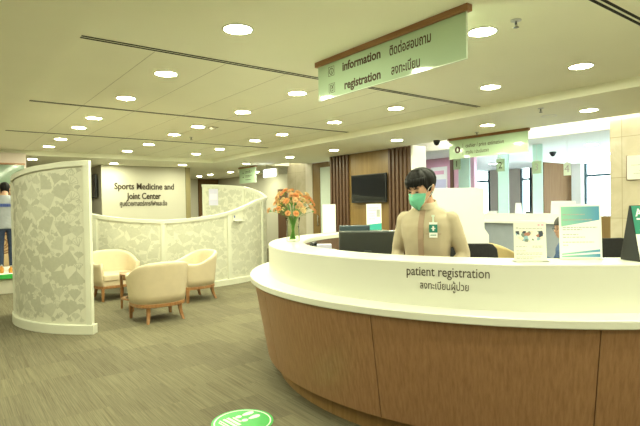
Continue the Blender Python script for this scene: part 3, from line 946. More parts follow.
build('icon', icon_box(MB(), onsign(s, 3.485, 2.640), 0.082, 'info'), 'brown_lettering', s)
build('icon', icon_box(MB(), onsign(s, 3.480, 2.492), 0.082, 'reg'), 'brown_lettering', s)

s = hanging_sign('mint glass hanging sign reading cashier and price estimation, at the soffit edge', 7.50, 4.36, 5.91, ZS, 2.315)
text('lettering', 'cashier / price estimation', 0.098, 'brown_lettering', s, onsign(s, 5.55, 2.50), 'LEFT', 0.0006, width=0.76, bold=0.0008)
text('lettering', 'การเงิน / ประเมินราคา', 0.085, 'brown_lettering', s, onsign(s, 5.55, 2.385), 'LEFT', 0.0006, width=0.47, bold=0.0008)
k = MB().prism([(0.062 * math.cos(a * math.pi / 12), 0.062 * math.sin(a * math.pi / 12)) for a in range(24)], 0.0008, onsign(s, 5.72, 2.475))
build('icon', k, 'brown_lettering', s)
build('icon', MB().prism([(-0.016, -0.03), (0.016, -0.03), (0.022, 0.0), (0.008, 0.034), (-0.008, 0.034), (-0.022, 0.0)], 0.0016, onsign(s, 5.72, 2.475)), 'sign_edge', s)
build('divider', MB().prism([(0, 0), (0.006, 0), (0.006, 0.2), (0, 0.2)], 0.0008, onsign(s, 5.61, 2.375)), 'brown_lettering', s)

s = hanging_sign('small mint hanging direction sign with arrows, over the leaf screen', 7.25, 12.56, 13.55, ZS, 2.21)
s2 = MB()
M = onsign(s, 13.40, 2.24)
bars(s2, [(0.22, 0.30, 0.40), (0.22, 0.26, 0.32), (0.22, 0.18, 0.40), (0.22, 0.14, 0.28), (0.22, 0.06, 0.32)], M, 0.016, 0.0008)
for y in (0.27, 0.15):
    s2.prism([(0.05, y), (0.09, y - 0.03), (0.09, y - 0.01), (0.12, y - 0.01), (0.12, y + 0.01), (0.09, y + 0.01), (0.09, y + 0.03)], 0.0008, M)
s2.prism([(0.45, 0.30), (0.50, 0.30), (0.475, 0.36)], 0.0008, M)
build('lettering', s2, 'lettering', s)

t = thing('lit_sign', 'small glowing white box sign hanging from the ceiling above the flowers', 'sign', (7.45, 12.1, 2.45))
build('sign_face', MB().box((-0.03, 0, 0), (0.01, 0.66, 0.20)), 'lit_sign', t)
build('housing', MB().box((0, 0, 0), (0.05, 0.70, 0.24)), 'white_paint', t, 0.005)
build('hanger', MB().tube([(0, 0.2, 0.12), (0, 0.2, 0.245)], 0.008, 8).tube([(0, -0.2, 0.12), (0, -0.2, 0.245)], 0.008, 8), 'steel', t)

# number plates over the cashier windows
for n, y, z0, z1, lab in ((1, 6.93, 2.25, 2.50, 'mint number 1 plate hanging over the cashier desk, beside the pink wall'), (2, 5.86, 2.14, 2.395, 'mint number 2 plate hanging in front of a mint post'),
                          (3, 5.09, 2.05, 2.285, 'mint number 3 plate hanging beside the brown timber wall'), (4, 4.51, 1.98, 2.20, 'small pale number 4 plate hanging before the brown timber wall')):
    t = thing('number_plate', lab, 'sign', (9.05, y, 0), 0, 'cashier number plates')
    build('plate', MB().box((0, 0, (z0 + z1) / 2), (0.02, 0.18 if n < 4 else 0.125, z1 - z0)), 'mint_glass' if n < 4 else 'sign_edge', t, 0.002)
    build('hanger', MB().tube([(0, 0, z1 - 0.01), (0, 0, ZF)], 0.003, 6).box((0, 0, z1 + 0.008), (0.03, 0.06, 0.02)), 'white_paint', t)
    text('numeral', str(n), 0.19, 'lettering' if n < 3 else 'print_grey', t, frame((-0.0112, 0, z0 + 0.06), (0, -1, 0), (0, 0, 1)), 'CENTER', 0.0006)

# lettering on the clinic wall
lw = bpy.data.objects['wall_clinic']
for s_, x, z, sz, w in (('Sports Medicine and', 4.617, 2.045, 0.245, 1.66), ('Joint Center', 4.585, 1.775, 0.245, 0.95), ('ศูนย์เวชศาสตร์การกีฬาและข้อ', 4.575, 1.585, 0.18, 1.31)):
    text('lettering', s_, sz, 'lettering', lw, frame((x, 14.192, z), (1, 0, 0), (0, 0, 1)), 'CENTER', 0.006, width=w, bold=0.005 if sz > .2 else 0.0015)

# ------------------------------------------------------------------ televisions
def television(label, loc, rz, w, h):
    t = thing('television', label, 'television', loc, rz, 'wall televisions')
    build('casing', MB().box((0, 0.03, 0), (w, 0.05, h)), 'black_plastic', t, 0.006)
    build('screen', MB().box((0, 0.0035, 0.006), (w - 0.03, 0.004, h - 0.045)), 'screen_glass', t)
    build('bracket', MB().box((0, 0.075, 0), (w * 0.3, 0.05, h * 0.5)), 'steel', t)
    return t
television('dark flat television on the honey timber wall between the slats', (7.55, 8.19, 1.87), R(-90), 1.12, 0.63)
television('dark flat television on the side of the clinic wall', (3.36, 15.05, 2.14), R(-90), 1.15, 0.64)

# ------------------------------------------------------------------ cashier hall furniture
t = thing('cashier_desk', 'long white cashier desk with blue grey front beyond the lobby', 'desk', (9.0, 0, 0))
build('front_panel', MB().bounds(0.0, 0.05, 4.05, 8.6, 0.08, 1.10), 'blue_grey_panel', t)
build('desk_top', MB().bounds(-0.10, 0.75, 3.95, 8.65, 1.10, 1.16), 'white_paint', t, 0.006)
build('upstand', MB().bounds(-0.06, 0.0, 3.95, 8.65, 1.16, 1.295), 'white_paint', t, 0.005)
build('end_panel', MB().bounds(-0.02, 0.70, 3.72, 4.05, 0.0, 1.25), 'panel_wood', t, 0.004)
build('kick_board', MB().bounds(0.04, 0.10, 4.05, 8.6, 0.0, 0.08), 'dark_slot', t)
for y0, y1, lab in ((6.72, 7.01, 'mint glazed post on the cashier desk, closest to the pink wall'), (5.79, 6.02, 'mint glazed post on the cashier desk behind plate number 2'), (5.07, 5.26, 'mint glazed post on the cashier desk behind plate number 3')):
    t = thing('desk_post', lab, 'post', (9.2, (y0 + y1) / 2, 1.16), 0, 'mint posts on the cashier desk')
    build('post_body', MB().box((0.02, 0, (ZF - 1.16) / 2), (0.04, y1 - y0, ZF - 1.16)), 'mint_post', t, 0.006)
    build('base_plate', MB().box((0.02, 0, 0.012), (0.08, y1 - y0 + 0.02, 0.024)), 'steel', t)
def paper_stack(loc, label, n, seed):
    rnd = random.Random(seed)
    t = thing('paper_tray', label, 'tray', loc, R(-90), 'paper trays on the cashier desk')
    tr = MB().bounds(-0.16, 0.16, -0.12, 0.12, 0, 0.008)
    for x in (-0.16, 0.152): tr.bounds(x, x + 0.008, -0.12, 0.12, 0, 0.06)
    tr.bounds(-0.16, 0.16, 0.112, 0.12, 0, 0.06)
    build('tray_body', tr, 'graphite_plastic', t)
    st = MB()
    for k in range(n):
        st.box((rnd.uniform(-.01, .01), rnd.uniform(-.01, .01), 0.012 + k * 0.012), (0.28, 0.2, 0.010), rnd.uniform(-.08, .08))
    build('sheets', st, 'paper', t)
paper_stack((9.35, 6.22, 1.16), 'tray of white papers on the cashier desk beside the tallest notice', 14, 4)
t = thing('desk_notice', 'white slanted notice on the cashier desk between two mint posts', 'notice', (9.15, 5.86, 1.295), R(-60))
t.location = (9.33, 5.62, 1.16)
build('board', MB().prism([(-0.10, 0), (0.06, 0), (0.03, 0.34), (-0.08, 0.34)], 0.01, frame((0, 0, 0), (1, 0, 0), (0, 0.15, 1))), 'paper', t, 0.001)
build('foot', MB().box((0, 0.06, 0.006), (0.14, 0.16, 0.012)), 'paper', t)
t = thing('desk_monitor', 'white back of a monitor on the cashier desk before the brown wall', 'monitor', (9.4, 4.75, 1.16), R(-90))
build('casing', MB().prism([(-0.25, 0), (0.25, 0), (0.20, 0.30), (-0.25, 0.30)], 0.04, frame((0, 0, 0.06), (1, 0, 0), (0, 0.12, 1))), 'white_paint', t, 0.006)
build('stand', MB().box((0, 0.05, 0.006), (0.22, 0.16, 0.012)).box((0, 0.05, 0.06), (0.05, 0.03, 0.11)), 'white_paint', t)
for y, rot, m, lab in ((6.02, 4, 'teal_print', 'small teal box on the cashier desk'), (5.42, -10, 'black_plastic', 'small black card machine on the cashier desk'), (4.36, 12, 'black_plastic', 'black stapler box on the cashier desk end')):
    t = thing('desk_box', lab, 'box', (9.3, y, 1.16), R(rot))
    build('box_body', MB().box((0, 0, 0.075), (0.10, 0.07, 0.15)), m, t, 0.004)
    build('box_lid', MB().box((0, 0, 0.158), (0.104, 0.074, 0.014)), 'graphite_plastic', t, 0.002)
# poster on the pink wall
t = thing('poster', 'pale lavender and pink poster on the pink wall, above the attendant', 'poster', (9.79, 8.04, 0))
build('sheet', MB().box((0, 0, 2.11), (0.012, 0.50, 0.60)), 'paper', t)
build('heading', MB().box((-0.008, 0.02, 2.27), (0.004, 0.36, 0.09)), 'pink_paint', t)
build('table_print', MB().box((-0.008, 0.0, 1.98), (0.004, 0.44, 0.24)), 'lavender_print', t)
# stone plaque on the marble wall
t = thing('wall_plaque', 'cream engraved plaque on the marble wall at the frame edge', 'plaque', (8.28, 2.9, 2.03))
t.location = (8.285, 2.83, 2.0)
t['label'] = 'pale engraved plaque fixed to the marble wall'
build('plate', MB().box((0, 0, 0), (0.03, 0.78, 0.36)), 'plate_cream', t, 0.003)
build('engraving', bars(MB(), [(0.03, 0.17, 0.70), (0.16, 0.125, 0.4), (0.14, 0.085, 0.44), (0.06, 0.045, 0.52)], frame((-0.0155, 0.36, -0.14), (0, -1, 0), (0, 0, 1)), 0.010, 0.0006), 'print_grey', t)
build('plaque_rim', MB().box((0.005, 0, -0.183), (0.036, 0.79, 0.012)).box((0.005, 0.393, 0), (0.036, 0.012, 0.37)), 'dark_wood', t)

# ------------------------------------------------------------------ things on the reception counter
ZC = 1.154
t = thing('flower_vase', 'clear glass vase holding orange flowers on the reception counter', 'vase', (2.80, 4.14, ZC))
VS = 1.2
prof = [(0.050, 0.0), (0.056, 0.01), (0.055, 0.06), (0.050, 0.13), (0.053, 0.19), (0.061, 0.235), (0.058, 0.235), (0.050, 0.19), (0.047, 0.13), (0.051, 0.06), (0.050, 0.012)]
build('glass_body', MB().lathe([(r_ * VS, z_) for r_, z_ in prof], 28), 'vase_glass', t)
build('water', MB().lathe([(0.049 * VS, 0.013), (0.0495 * VS, 0.06), (0.046 * VS, 0.13), (0.047 * VS, 0.150)], 24), 'vase_water', t)
rnd = random.Random(21)
def blossom(seed, material):
    r = random.Random(seed)
    mb = MB()
    for layer, (n, tilt, l) in enumerate(((9, 1.25, 0.034), (8, 0.85, 0.032), (7, 0.45, 0.028), (4, 0.15, 0.022))):
        for k in range(n):
            a = 2 * math.pi * (k + r.random() * .4) / n
            tl = tilt + r.uniform(-.12, .12)
            Rm = Matrix.Rotation(a, 4, 'Z') @ Matrix.Rotation(tl, 4, 'Y')
            w = l * 0.42
            vs = [Rm @ Vector(p) for p in ((0, -w * .25, 0), (0, w * .25, 0), (0.003, w, l * .7), (0.004, w * .55, l), (-0.002, 0, l * .92), (0.004, -w * .55, l * 1.02), (0.003, -w, l * .7))]
            mb.add(vs, [(0, 1, 2, 3, 4, 5, 6)], 0, False)
    mb.lathe([(0.002, -0.020), (0.008, -0.012), (0.009, 0.0)], 8, mi=1)
    me_o = build('blossom', mb, [material, 'green_stem'])
    me = me_o.data
    bpy.data.objects.remove(me_o)
    return me
BL = {m: [blossom(q, m) for q in (1, 2)] for m in ('orange_petal', 'peach_petal', 'yellow_petal')}
FL = {'orange_petal': 'deep orange flower on a green stem in the glass vase', 'peach_petal': 'peach flower on a green stem in the glass vase', 'yellow_petal': 'pale yellow flower on a green stem in the glass vase'}
heads = []
tries = 0
while len(heads) < 62 and tries < 4000:
    tries += 1
    a = rnd.uniform(0, 2 * math.pi); q = math.sqrt(rnd.random())
    x, y = 0.24 * q * math.cos(a), 0.215 * q * math.sin(a)
    z = 0.345 + 0.135 * (1 - q * q) + rnd.uniform(-0.06, 0.045) - 0.02 * q
    if all((x - p[0]) ** 2 + (y - p[1]) ** 2 + (z - p[2]) ** 2 > 0.036 ** 2 for p in heads):
        heads.append((x, y, z))
for k, (x, y, z) in enumerate(heads):
    m = rnd.choice(('orange_petal', 'orange_petal', 'peach_petal', 'peach_petal', 'peach_petal', 'yellow_petal'))
    f = thing('flower', FL[m], 'flower', (2.80, 4.14, ZC), 0, 'orange flowers in the vase')
    h = math.hypot(x, y)
    nx, ny = x / 0.24 * 0.048, y / 0.24 * 0.048
    bx, by = -x / 0.24 * 0.036 + rnd.uniform(-.010, .010), -y / 0.24 * 0.036 + rnd.uniform(-.010, .010)
    st = [(bx, by, 0.02), (bx * .45 + nx * .55 + rnd.uniform(-.008, .008), by * .45 + ny * .55 + rnd.uniform(-.008, .008), 0.13), (nx, ny, 0.225), (nx + (x - nx) * .45, ny + (y - ny) * .45, 0.225 + (z - 0.225) * .62), (x, y, z)]
    so = build('stem', MB().tube(st, [0.0017, 0.0016, 0.0015, 0.0014, 0.0013], 6), 'green_stem', f)
    if True:
        lf = MB()
        p = Vector(st[2]).lerp(Vector(st[3]), 0.3 + 0.7 * rnd.random()); dr = Vector((x, y, 0.08)).normalized()
        sd = Vector((-y, x, 0)).normalized() if h > .01 else Vector((1, 0, 0))
        lf.add([p, p + dr * .03 + sd * .008, p + dr * .075, p + dr * .03 - sd * .008], [(0, 1, 2, 3)])
        build('leaf', lf, 'green_stem', f)
    b = link('blossom', BL[m][k % 2], f, (x, y, z))
    d = Vector((x * 1.6, y * 1.6, 0.16)).normalized()
    b.rotation_euler = d.to_track_quat('Z', 'Y').to_euler()
    b.scale = (rnd.uniform(0.75, 1.1),) * 3
for k in range(3):
    pass

def sheet_stand(label, loc, rz, w, h, lean, name='notice_stand'):
    """clear acrylic stand with a printed sheet; local -y is the side that is read"""
    t = thing(name, label, 'notice', loc, rz)
    M = frame((-w / 2, 0, 0.004), (1, 0, 0), (0, lean, 1))
    build('acrylic_foot', MB().box((0, 0.02, 0.002), (w + 0.01, 0.09, 0.004)), 'acrylic', t)
    build('sheet', MB().prism([(0, 0), (w, 0), (w, h), (0, h)], 0.0025, M @ Matrix.Translation((0, 0, -0.0025))), 'paper', t)
    return t, M
ang = math.atan2(-0.66, 0.75)
t, M = sheet_stand('cream notice sheet with a small photo on the counter, beside the taller teal notice', (2.75, 1.59, ZC), ang, 0.185, 0.226, 0.06)
t.children[1].data.materials[0] = MATS['cream_paper']
E_ = []
for k in range(33):
    a = math.pi + math.pi * k / 32
    E_.append((0.094 + 0.083 * math.cos(a), 0.165 + 0.055 * math.sin(a)))
build('photo', MB().prism(E_ + [(0.177, 0.176), (0.011, 0.176)], 0.0006, M), 'photo_print', t)
b = bars(MB(), [(0.012, 0.188, 0.155), (0.012, 0.196, 0.02), (0.105, 0.085, 0.06), (0.105, 0.078, 0.06), (0.012, 0.083, 0.06), (0.012, 0.058, 0.055), (0.012, 0.045, 0.15), (0.012, 0.037, 0.15), (0.012, 0.022, 0.14), (0.012, 0.014, 0.10)], M, 0.0032, 0.0005)
build('lettering', b, 'print_grey', t)
build('emblem', MB().prism([(0.138, 0.205), (0.150, 0.205), (0.150, 0.215), (0.138, 0.215)], 0.0005, M).prism([(0.158, 0.205), (0.172, 0.205), (0.172, 0.215), (0.158, 0.215)], 0.0005, M), 'pink_paint', t)
ang2 = math.atan2(-0.68, 0.73)
t, M = sheet_stand('large white notice sheet with teal and blue bands on the counter', (3.075, 1.453, ZC), ang2, 0.245, 0.328, 0.05)
Mb = M @ Matrix.Translation((0.1225, 0, 0))
def bandobj(poly, mt):
    o = build('colour_band', MB().prism([(x - 0.1225, y) for x, y in poly], 0.0006, Matrix.Identity(4)), mt, t)
    o.matrix_local = Mb
bandobj([(0.012, 0.314), (0.233, 0.314), (0.233, 0.232), (0.012, 0.194)], 'teal_blend')
bandobj([(0.012, 0.030), (0.233, 0.055), (0.233, 0.040), (0.012, 0.022)], 'teal_blend')
bandobj([(0.012, 0.008), (0.233, 0.008), (0.233, 0.028), (0.012, 0.016)], 'teal_blend')
b = bars(MB(), [(0.020, 0.262, 0.13), (0.020, 0.230, 0.17)], M @ Matrix.Translation((0, 0, 0.0006)), 0.007, 0.0005)
bars(b, [(0.02, 0.185, 0.20), (0.02, 0.172, 0.11), (0.02, 0.142, 0.09), (0.02, 0.126, 0.13), (0.02, 0.096, 0.18), (0.02, 0.078, 0.03)], M, 0.005, 0.0005)
build('lettering', b, 'print_grey', t)

# black A-frame desk card with green front
t = thing('tent_card', 'black tent card with green and white front, standing at the counter edge', 'desk card', (0, 0, 0))
ax, bx = Vector((0.85, -0.53, 0)).normalized(), Vector((0.53, 0.85, 0)).normalized()
p0 = Vector((3.14, 1.16, ZC)); dep, ht, ln = 0.160, 0.320, 0.24
t.location = p0
t.rotation_euler = (0, 0, math.atan2(ax.y, ax.x))
build('stand', MB().loft([[(x, 0, 0.0), (x, dep, 0.0), (x, dep * 0.52, ht), (x, dep * 0.46, ht)] for x in (0, ln)], smooth=False), 'black_plastic', t, 0.002)
sl = math.hypot(ht, dep * 0.46)
Mf = frame((0.004, -0.0012, 0.002), (1, 0, 0), (0, dep * 0.46, ht))
build('lower_page', MB().prism([(0, 0), (ln - .006, 0), (ln - .006, sl * .48), (0, sl * .48)], 0.0012, Mf), 'paper', t)
build('cover_page', MB().prism([(0, sl * .48), (ln - .006, sl * .48), (ln - .006, sl * .985), (0, sl * .985)], 0.0012, Mf), 'tent_green', t)
text('lettering', 'AR', 0.062, 'paper', t, Mf @ Matrix.Translation((0.018, sl * .80, 0.0016)), 'LEFT', 0.0004, bold=0.0015)
build('lettering', bars(MB(), [(0.02, sl * .735, 0.12), (0.03, sl * .53, 0.12)], Mf @ Matrix.Translation((0, 0, 0.0012)), 0.010, 0.0005), 'paper', t)

# tall paper stands on the far arc of the counter
t, M = sheet_stand('tall white sheet stand on the far side of the counter, beside the flowers', (3.90, 4.95, ZC), math.atan2(-0.6, 0.8), 0.165, 0.36, 0.05)
build('lettering', bars(MB(), [(0.03, 0.30, 0.10)], M, 0.005, 0.0005), 'plate_cream', t)
t, M = sheet_stand('white notice with teal foot on the far side of the counter behind the monitor', (4.72, 5.0, ZC), math.atan2(-0.6, 0.8), 0.205, 0.36, 0.05)
build('lettering', bars(MB(), [(0.03, 0.30, 0.14), (0.03, 0.27, 0.10), (0.03, 0.22, 0.08), (0.03, 0.19, 0.08), (0.03, 0.15, 0.09)], M, 0.007, 0.0005), 'print_grey', t)
build('colour_band', MB().prism([(0, 0.0), (0.205, 0), (0.205, 0.095), (0, 0.075)], 0.0006, M), 'teal_print', t)
build('code_patch', MB().prism([(0.14, 0.18), (0.185, 0.18), (0.185, 0.28), (0.14, 0.28)], 0.0006, M), 'print_grey', t)

# monitors on the worktop (their backs face the lobby)
def monitor(label, loc, rz, w, h, zc, material):
    t = thing('computer_monitor', label, 'monitor', loc, rz, 'monitors behind the counter')
    rg = []
    Mx = Matrix.Rotation(R(8), 4, 'X')
    def ring(s, y): return [Vector((0, 0, zc)) + Mx @ Vector((dx * w / 2 * s, y, dz * h / 2 * s)) for dx, dz in ((-1, -1), (1, -1), (1, 1), (-1, 1))]
    build('casing', MB().loft([ring(1, 0.02), ring(1, 0.0), ring(0.99, -0.014), ring(0.955, -0.024)], smooth=False), material, t, 0.004)
    build('screen', MB().loft([ring(0.965, 0.0205), ring(0.965, 0.022)], smooth=False), 'screen_glass', t)
    build('stand_neck', MB().box((0, -0.055, (zc - 0.02) / 2 + 0.01), (0.06, 0.03, zc - 0.03)), material, t, 0.004)
    build('hinge_cover', MB().box((0.0, -0.072, zc - h * 0.40), (0.055, 0.012, 0.055)), 'sign_edge', t, 0.003)
    build('stand_foot', MB().lathe([(0.11, 0), (0.11, 0.008), (0.03, 0.016)], 28), material, t)
    return t
monitor('black computer monitor turned away from view, in front of the attendant', (2.87, 3.13, 0.78), math.atan2(-0.606, 0.795), 0.475, 0.30, 0.355, 'graphite_plastic')
monitor('blue grey computer monitor behind the black one on the worktop', (3.56, 4.08, 0.78), math.atan2(-0.606, 0.795), 0.33, 0.26, 0.375, 'blue_grey_plastic')
t = thing('paper_caddy', 'dark desk organiser under the counter opening, below the vase', 'organiser', (2.93, 3.82, 0.78), R(-35))
build('caddy_body', MB().box((0, 0, 0.15), (0.24, 0.20, 0.30)), 'graphite_plastic', t, 0.006)
build('tray_lip', MB().box((0, -0.105, 0.29), (0.24, 0.01, 0.04)), 'steel', t)
t = thing('desk_telephone', 'black desk telephone lying on the organiser', 'telephone', (2.91, 3.85, 1.082), R(-50))
build('phone_base', MB().prism([(-0.09, -0.1), (0.09, -0.1), (0.09, 0.1), (-0.09, 0.1)], 0.03, Matrix.Identity(4)), 'black_plastic', t, 0.006)
build('handset', MB().tube([(-0.06, -0.1, 0.035), (-0.06, -0.07, 0.058), (-0.06, 0.07, 0.058), (-0.06, 0.1, 0.035)], [0.022, 0.017, 0.017, 0.022], 10), 'black_plastic', t)
build('keypad', MB().box((0.04, -0.02, 0.032), (0.08, 0.11, 0.006)), 'steel', t)
t = thing('tissue_box', 'pale blue white box beside the desk telephone', 'box', (2.79, 3.62, 0.78), R(-35))
build('carton', MB().box((0, 0, 0.185), (0.13, 0.10, 0.37)), 'lavender_print', t, 0.003)
build('carton_label', MB().box((0, -0.051, 0.28), (0.09, 0.002, 0.10)), 'paper', t)
t = tag(build('cable_coil', MB().tube([(2.80 + 0.05 * math.cos(a), 3.42 + 0.015 * math.sin(a * .5), 1.03 + 0.05 * math.sin(a)) for a in [k * 0.45 for k in range(29)]], 0.006, 7).tube([(2.80, 3.42, 0.78), (2.82, 3.43, 0.9), (2.85, 3.42, 1.03)], 0.006, 7), 'graphite_plastic'), 'grey coiled cable hanging beside the black monitor', 'cable')
t = thing('keyboard', 'black keyboard under the attendant hands', 'keyboard', (2.66, 2.40, 0.78), R(292))
t['label'] = 'black keyboard on the worktop below the attendant'
build('key_deck', MB().box((0, 0, 0.01), (0.42, 0.13, 0.02)), 'black_plastic', t, 0.004)
build('keys', MB().box((0, 0, 0.023), (0.39, 0.10, 0.008)), 'graphite_plastic', t, 0.003)

# white partition behind the attendant
t = thing('desk_partition', 'white free standing partition behind the attendant', 'partition', (5.73, 4.44, 0), math.atan2(-0.605, 0.796))
build('board', MB().prism([(-0.42, 0), (0.45, 0), (0.47, 0.95), (0.47, 1.06), (0.41, 1.15), (0.41, 1.69), (0.39, 1.72), (-0.42, 1.72)], 0.05, frame((0, 0.025, 0), (1, 0, 0), (0, 0, 1))), 'white_paint', t, 0.004)
build('foot', MB().box((-0.34, 0, 0.02), (0.06, 0.40, 0.04)).box((0.3, 0, 0.02), (0.06, 0.40, 0.04)), 'steel', t)

# office chairs
def office_chair(label, loc, rz, top):
    t = thing('office_chair', label, 'chair', loc, rz, 'black office chairs behind the counter')
    rings = []
    for z, w in ((top - 0.50, 0.18), (top - 0.40, 0.215), (top - 0.2, 0.22), (top - 0.05, 0.20), (top - 0.01, 0.165), (top, 0.12)):
        rg = []
        for k in range(9):
            x = -w + 2 * w * k / 8
            rg.append((x, 0.20 - 0.05 * (x / 0.22) ** 2 + 0.05 * (z - top + .5), z))
        for k in range(8, -1, -1):
            x = -w + 2 * w * k / 8
            rg.append((x, 0.165 - 0.05 * (x / 0.22) ** 2 + 0.05 * (z - top + .5), z))
        rings.append(rg)
    build('backrest', MB().loft(rings), 'black_mesh', t, 0.008)
    poly = [(0.24 * spow(math.cos(a), 4), 0.23 * spow(math.sin(a), 4) - 0.06) for a in [k * math.pi / 16 for k in range(32)]]
    build('seat', MB().prism(poly, 0.07, Matrix.Translation((0, 0, 0.42))), 'black_mesh', t, 0.02, seg=3)
    build('back_support', MB().tube([(0, 0.1, 0.40), (0, 0.235, 0.42), (0, 0.25, top - 0.25)], 0.018, 8), 'black_plastic', t)
    build('gas_column', MB().tube([(0, -0.05, 0.10), (0, -0.05, 0.42)], [0.028, 0.022], 12), 'steel', t)
    st = MB()
    for k in range(5):
        a = 2 * math.pi * k / 5
        st.tube([(0, -0.05, 0.10), (0.28 * math.cos(a), -0.05 + 0.28 * math.sin(a), 0.07)], [0.022, 0.014], 8)
    build('star_base', st, 'black_plastic', t)
    for k in range(5):
        a = 2 * math.pi * k / 5
        c = Vector((0.28 * math.cos(a), -0.05 + 0.28 * math.sin(a), 0.03))
        build('caster', MB().tube([c + Vector((-math.sin(a), math.cos(a), 0)) * .022, c - Vector((-math.sin(a), math.cos(a), 0)) * .022], 0.03, 12), 'black_plastic', t)
    for s_ in (-1, 1):
        build('armrest', MB().tube([(s_ * .2, -0.05, 0.43), (s_ * .27, -0.05, 0.45), (s_ * .27, -0.05, 0.64)], 0.014, 8).box((s_ * .27, -0.06, 0.655), (0.06, 0.24, 0.03)), 'black_plastic', t, 0.004)
    return t
office_chair('empty black office chair behind the attendant', (3.87, 2.81, 0), R(130), 1.15)
office_chair('black office chair holding the seated person', (5.71, 2.82, 0), R(196), 1.10)
office_chair('empty black office chair behind the large teal notice', (6.37, 2.78, 0), R(150), 1.07)

# ------------------------------------------------------------------ people
def bake(o, voxel, smooth=3):
    md = o.modifiers.new('r', 'REMESH'); md.mode = 'VOXEL'; md.voxel_size = voxel; md.use_smooth_shade = True
    if smooth:
        ms = o.modifiers.new('s', 'SMOOTH'); ms.iterations = smooth; ms.factor = 0.5
    bpy.context.view_layer.update()
    dg = bpy.context.evaluated_depsgraph_get()
    me = bpy.data.meshes.new_from_object(o.evaluated_get(dg))
    o.modifiers.clear()
    old = o.data
    mats = [m for m in old.materials]
    o.data = me
    me.materials.clear()
    for m in mats: me.materials.append(m)
    me.polygons.foreach_set('use_smooth', [True] * len(me.polygons))
    bpy.data.meshes.remove(old)
    return o
def oval(w, d, cy, z, n=24, p=2.3, cx=0.0):
    return [(cx + w * spow(math.cos(2 * math.pi * k / n), p), cy + d * spow(math.sin(2 * math.pi * k / n), p), z) for k in range(n)]
def torso(mb, pz, fat=1.0, top=True, lean=0.0):
    """trunk from the hips to the base of the neck; pz is the pelvis height"""
    tab = [(-0.10, .165, .105, 0.0), (0.0, .175, .118, 0.0), (0.08, .168, .115, 0.0), (0.18, .165, .112, 0.0), (0.30, .180, .122, -.004), (0.40, .192, .122, -.002), (0.46, .190, .108, 0.006), (0.51, .150, .088, 0.012), (0.545, .085, .068, 0.012), (0.57, .062, .060, 0.004)]
    mb.loft([oval(w * fat, d * fat, cy - lean * z, pz + z) for z, w, d, cy in tab])
def limb(mb, a, b, c, r):
    a, b, c = Vector(a), Vector(b), Vector(c)
    mb.ball(a, r[0] * 1.02, 12, 8)
    mb.tube([a, a.lerp(b, .5), b], [r[0], (r[0] + r[1]) / 2 * 1.02, r[1]], 14)
    mb.ball(b, r[1] * 1.0, 12, 8)
    mb.tube([b, b.lerp(c, .35), c], [r[1], r[1] * .99, r[2]], 14)
def hand(mb, wrist, elbow, side, curl=0.35):
    w, e = Vector(wrist), Vector(elbow)
    d = (w - e).normalized()
    out = d.cross(Vector((0, 0, 1))).normalized()     # across the palm
    nrm = out.cross(d).normalized()                   # back of the hand, upward
    if nrm.z < 0: nrm = -nrm
    k0 = w + d * 0.085
    mb.tube([w - d * .01, w + d * .03, k0], [(0.026, 0.020), (0.036, 0.017), (0.040, 0.014)], 12)
    for f, (off, ln) in enumerate(((-0.029, .066), (-0.010, .078), (0.010, .073), (0.028, .056))):
        ang, p = 0.12, k0 + out * off * side - d * 0.006
        pts, rr = [p - d * .02], [0.0088]
        pts.append(p); rr.append(0.0088)
        for s_, frac in enumerate((.45, .32, .23)):
            ang += curl * (0.7 + 0.4 * s_)
            dd = (d * math.cos(ang) - nrm * math.sin(ang) + out * off * side * 1.2).normalized()
            p = p + dd * ln * frac * 1.05
            pts.append(p); rr.append(0.0084 - 0.0009 * s_)
        mb.tube(pts, rr, 8)
        mb.ball(pts[-1], rr[-1], 8, 6)
    p = w + d * 0.025 - out * 0.026 * side
    pts = [p, p - out * .022 * side + d * .022 - nrm * .006, p - out * .030 * side + d * .052 - nrm * .016, p - out * .027 * side + d * .074 - nrm * .026]
    mb.tube(pts, [0.012, 0.0105, 0.0092, 0.008], 8)
    mb.ball(pts[-1], 0.008, 8, 6)
HEAD = [(0.0, .026, -.080, -.028), (0.012, .036, -.092, -.012), (.03, .046, -.096, .010), (.055, .056, -.096, .045), (.085, .064, -.097, .075), (.112, .069, -.096, .092), (.14, .072, -.095, .100), (.165, .0725, -.094, .101), (.19, .068, -.086, .096), (.21, .058, -.070, .082), (.226, .040, -.045, .058), (.234, .016, -.012, .022)]
def head_at(Hm, z):
    for a, b in zip(HEAD[:-1], HEAD[1:]):
        if z <= b[0]:
            s = (z - a[0]) / (b[0] - a[0])
            return [a[i] + (b[i] - a[i]) * s for i in range(4)]
    return list(HEAD[-1])
def head_pt(Hm, phi, z, off):
    """point on the head: phi 0 is the face, positive to the person's left; off lifts it from the skin"""
    _, w, f, b = head_at(Hm, max(0.0, z))
    cy, d = (f + b) / 2, (b - f) / 2
    x = (w + off) * spow(math.sin(phi), 2.25)
    y = cy - (d + off) * spow(math.cos(phi), 2.25)
    return Hm @ Vector((x, y, z))
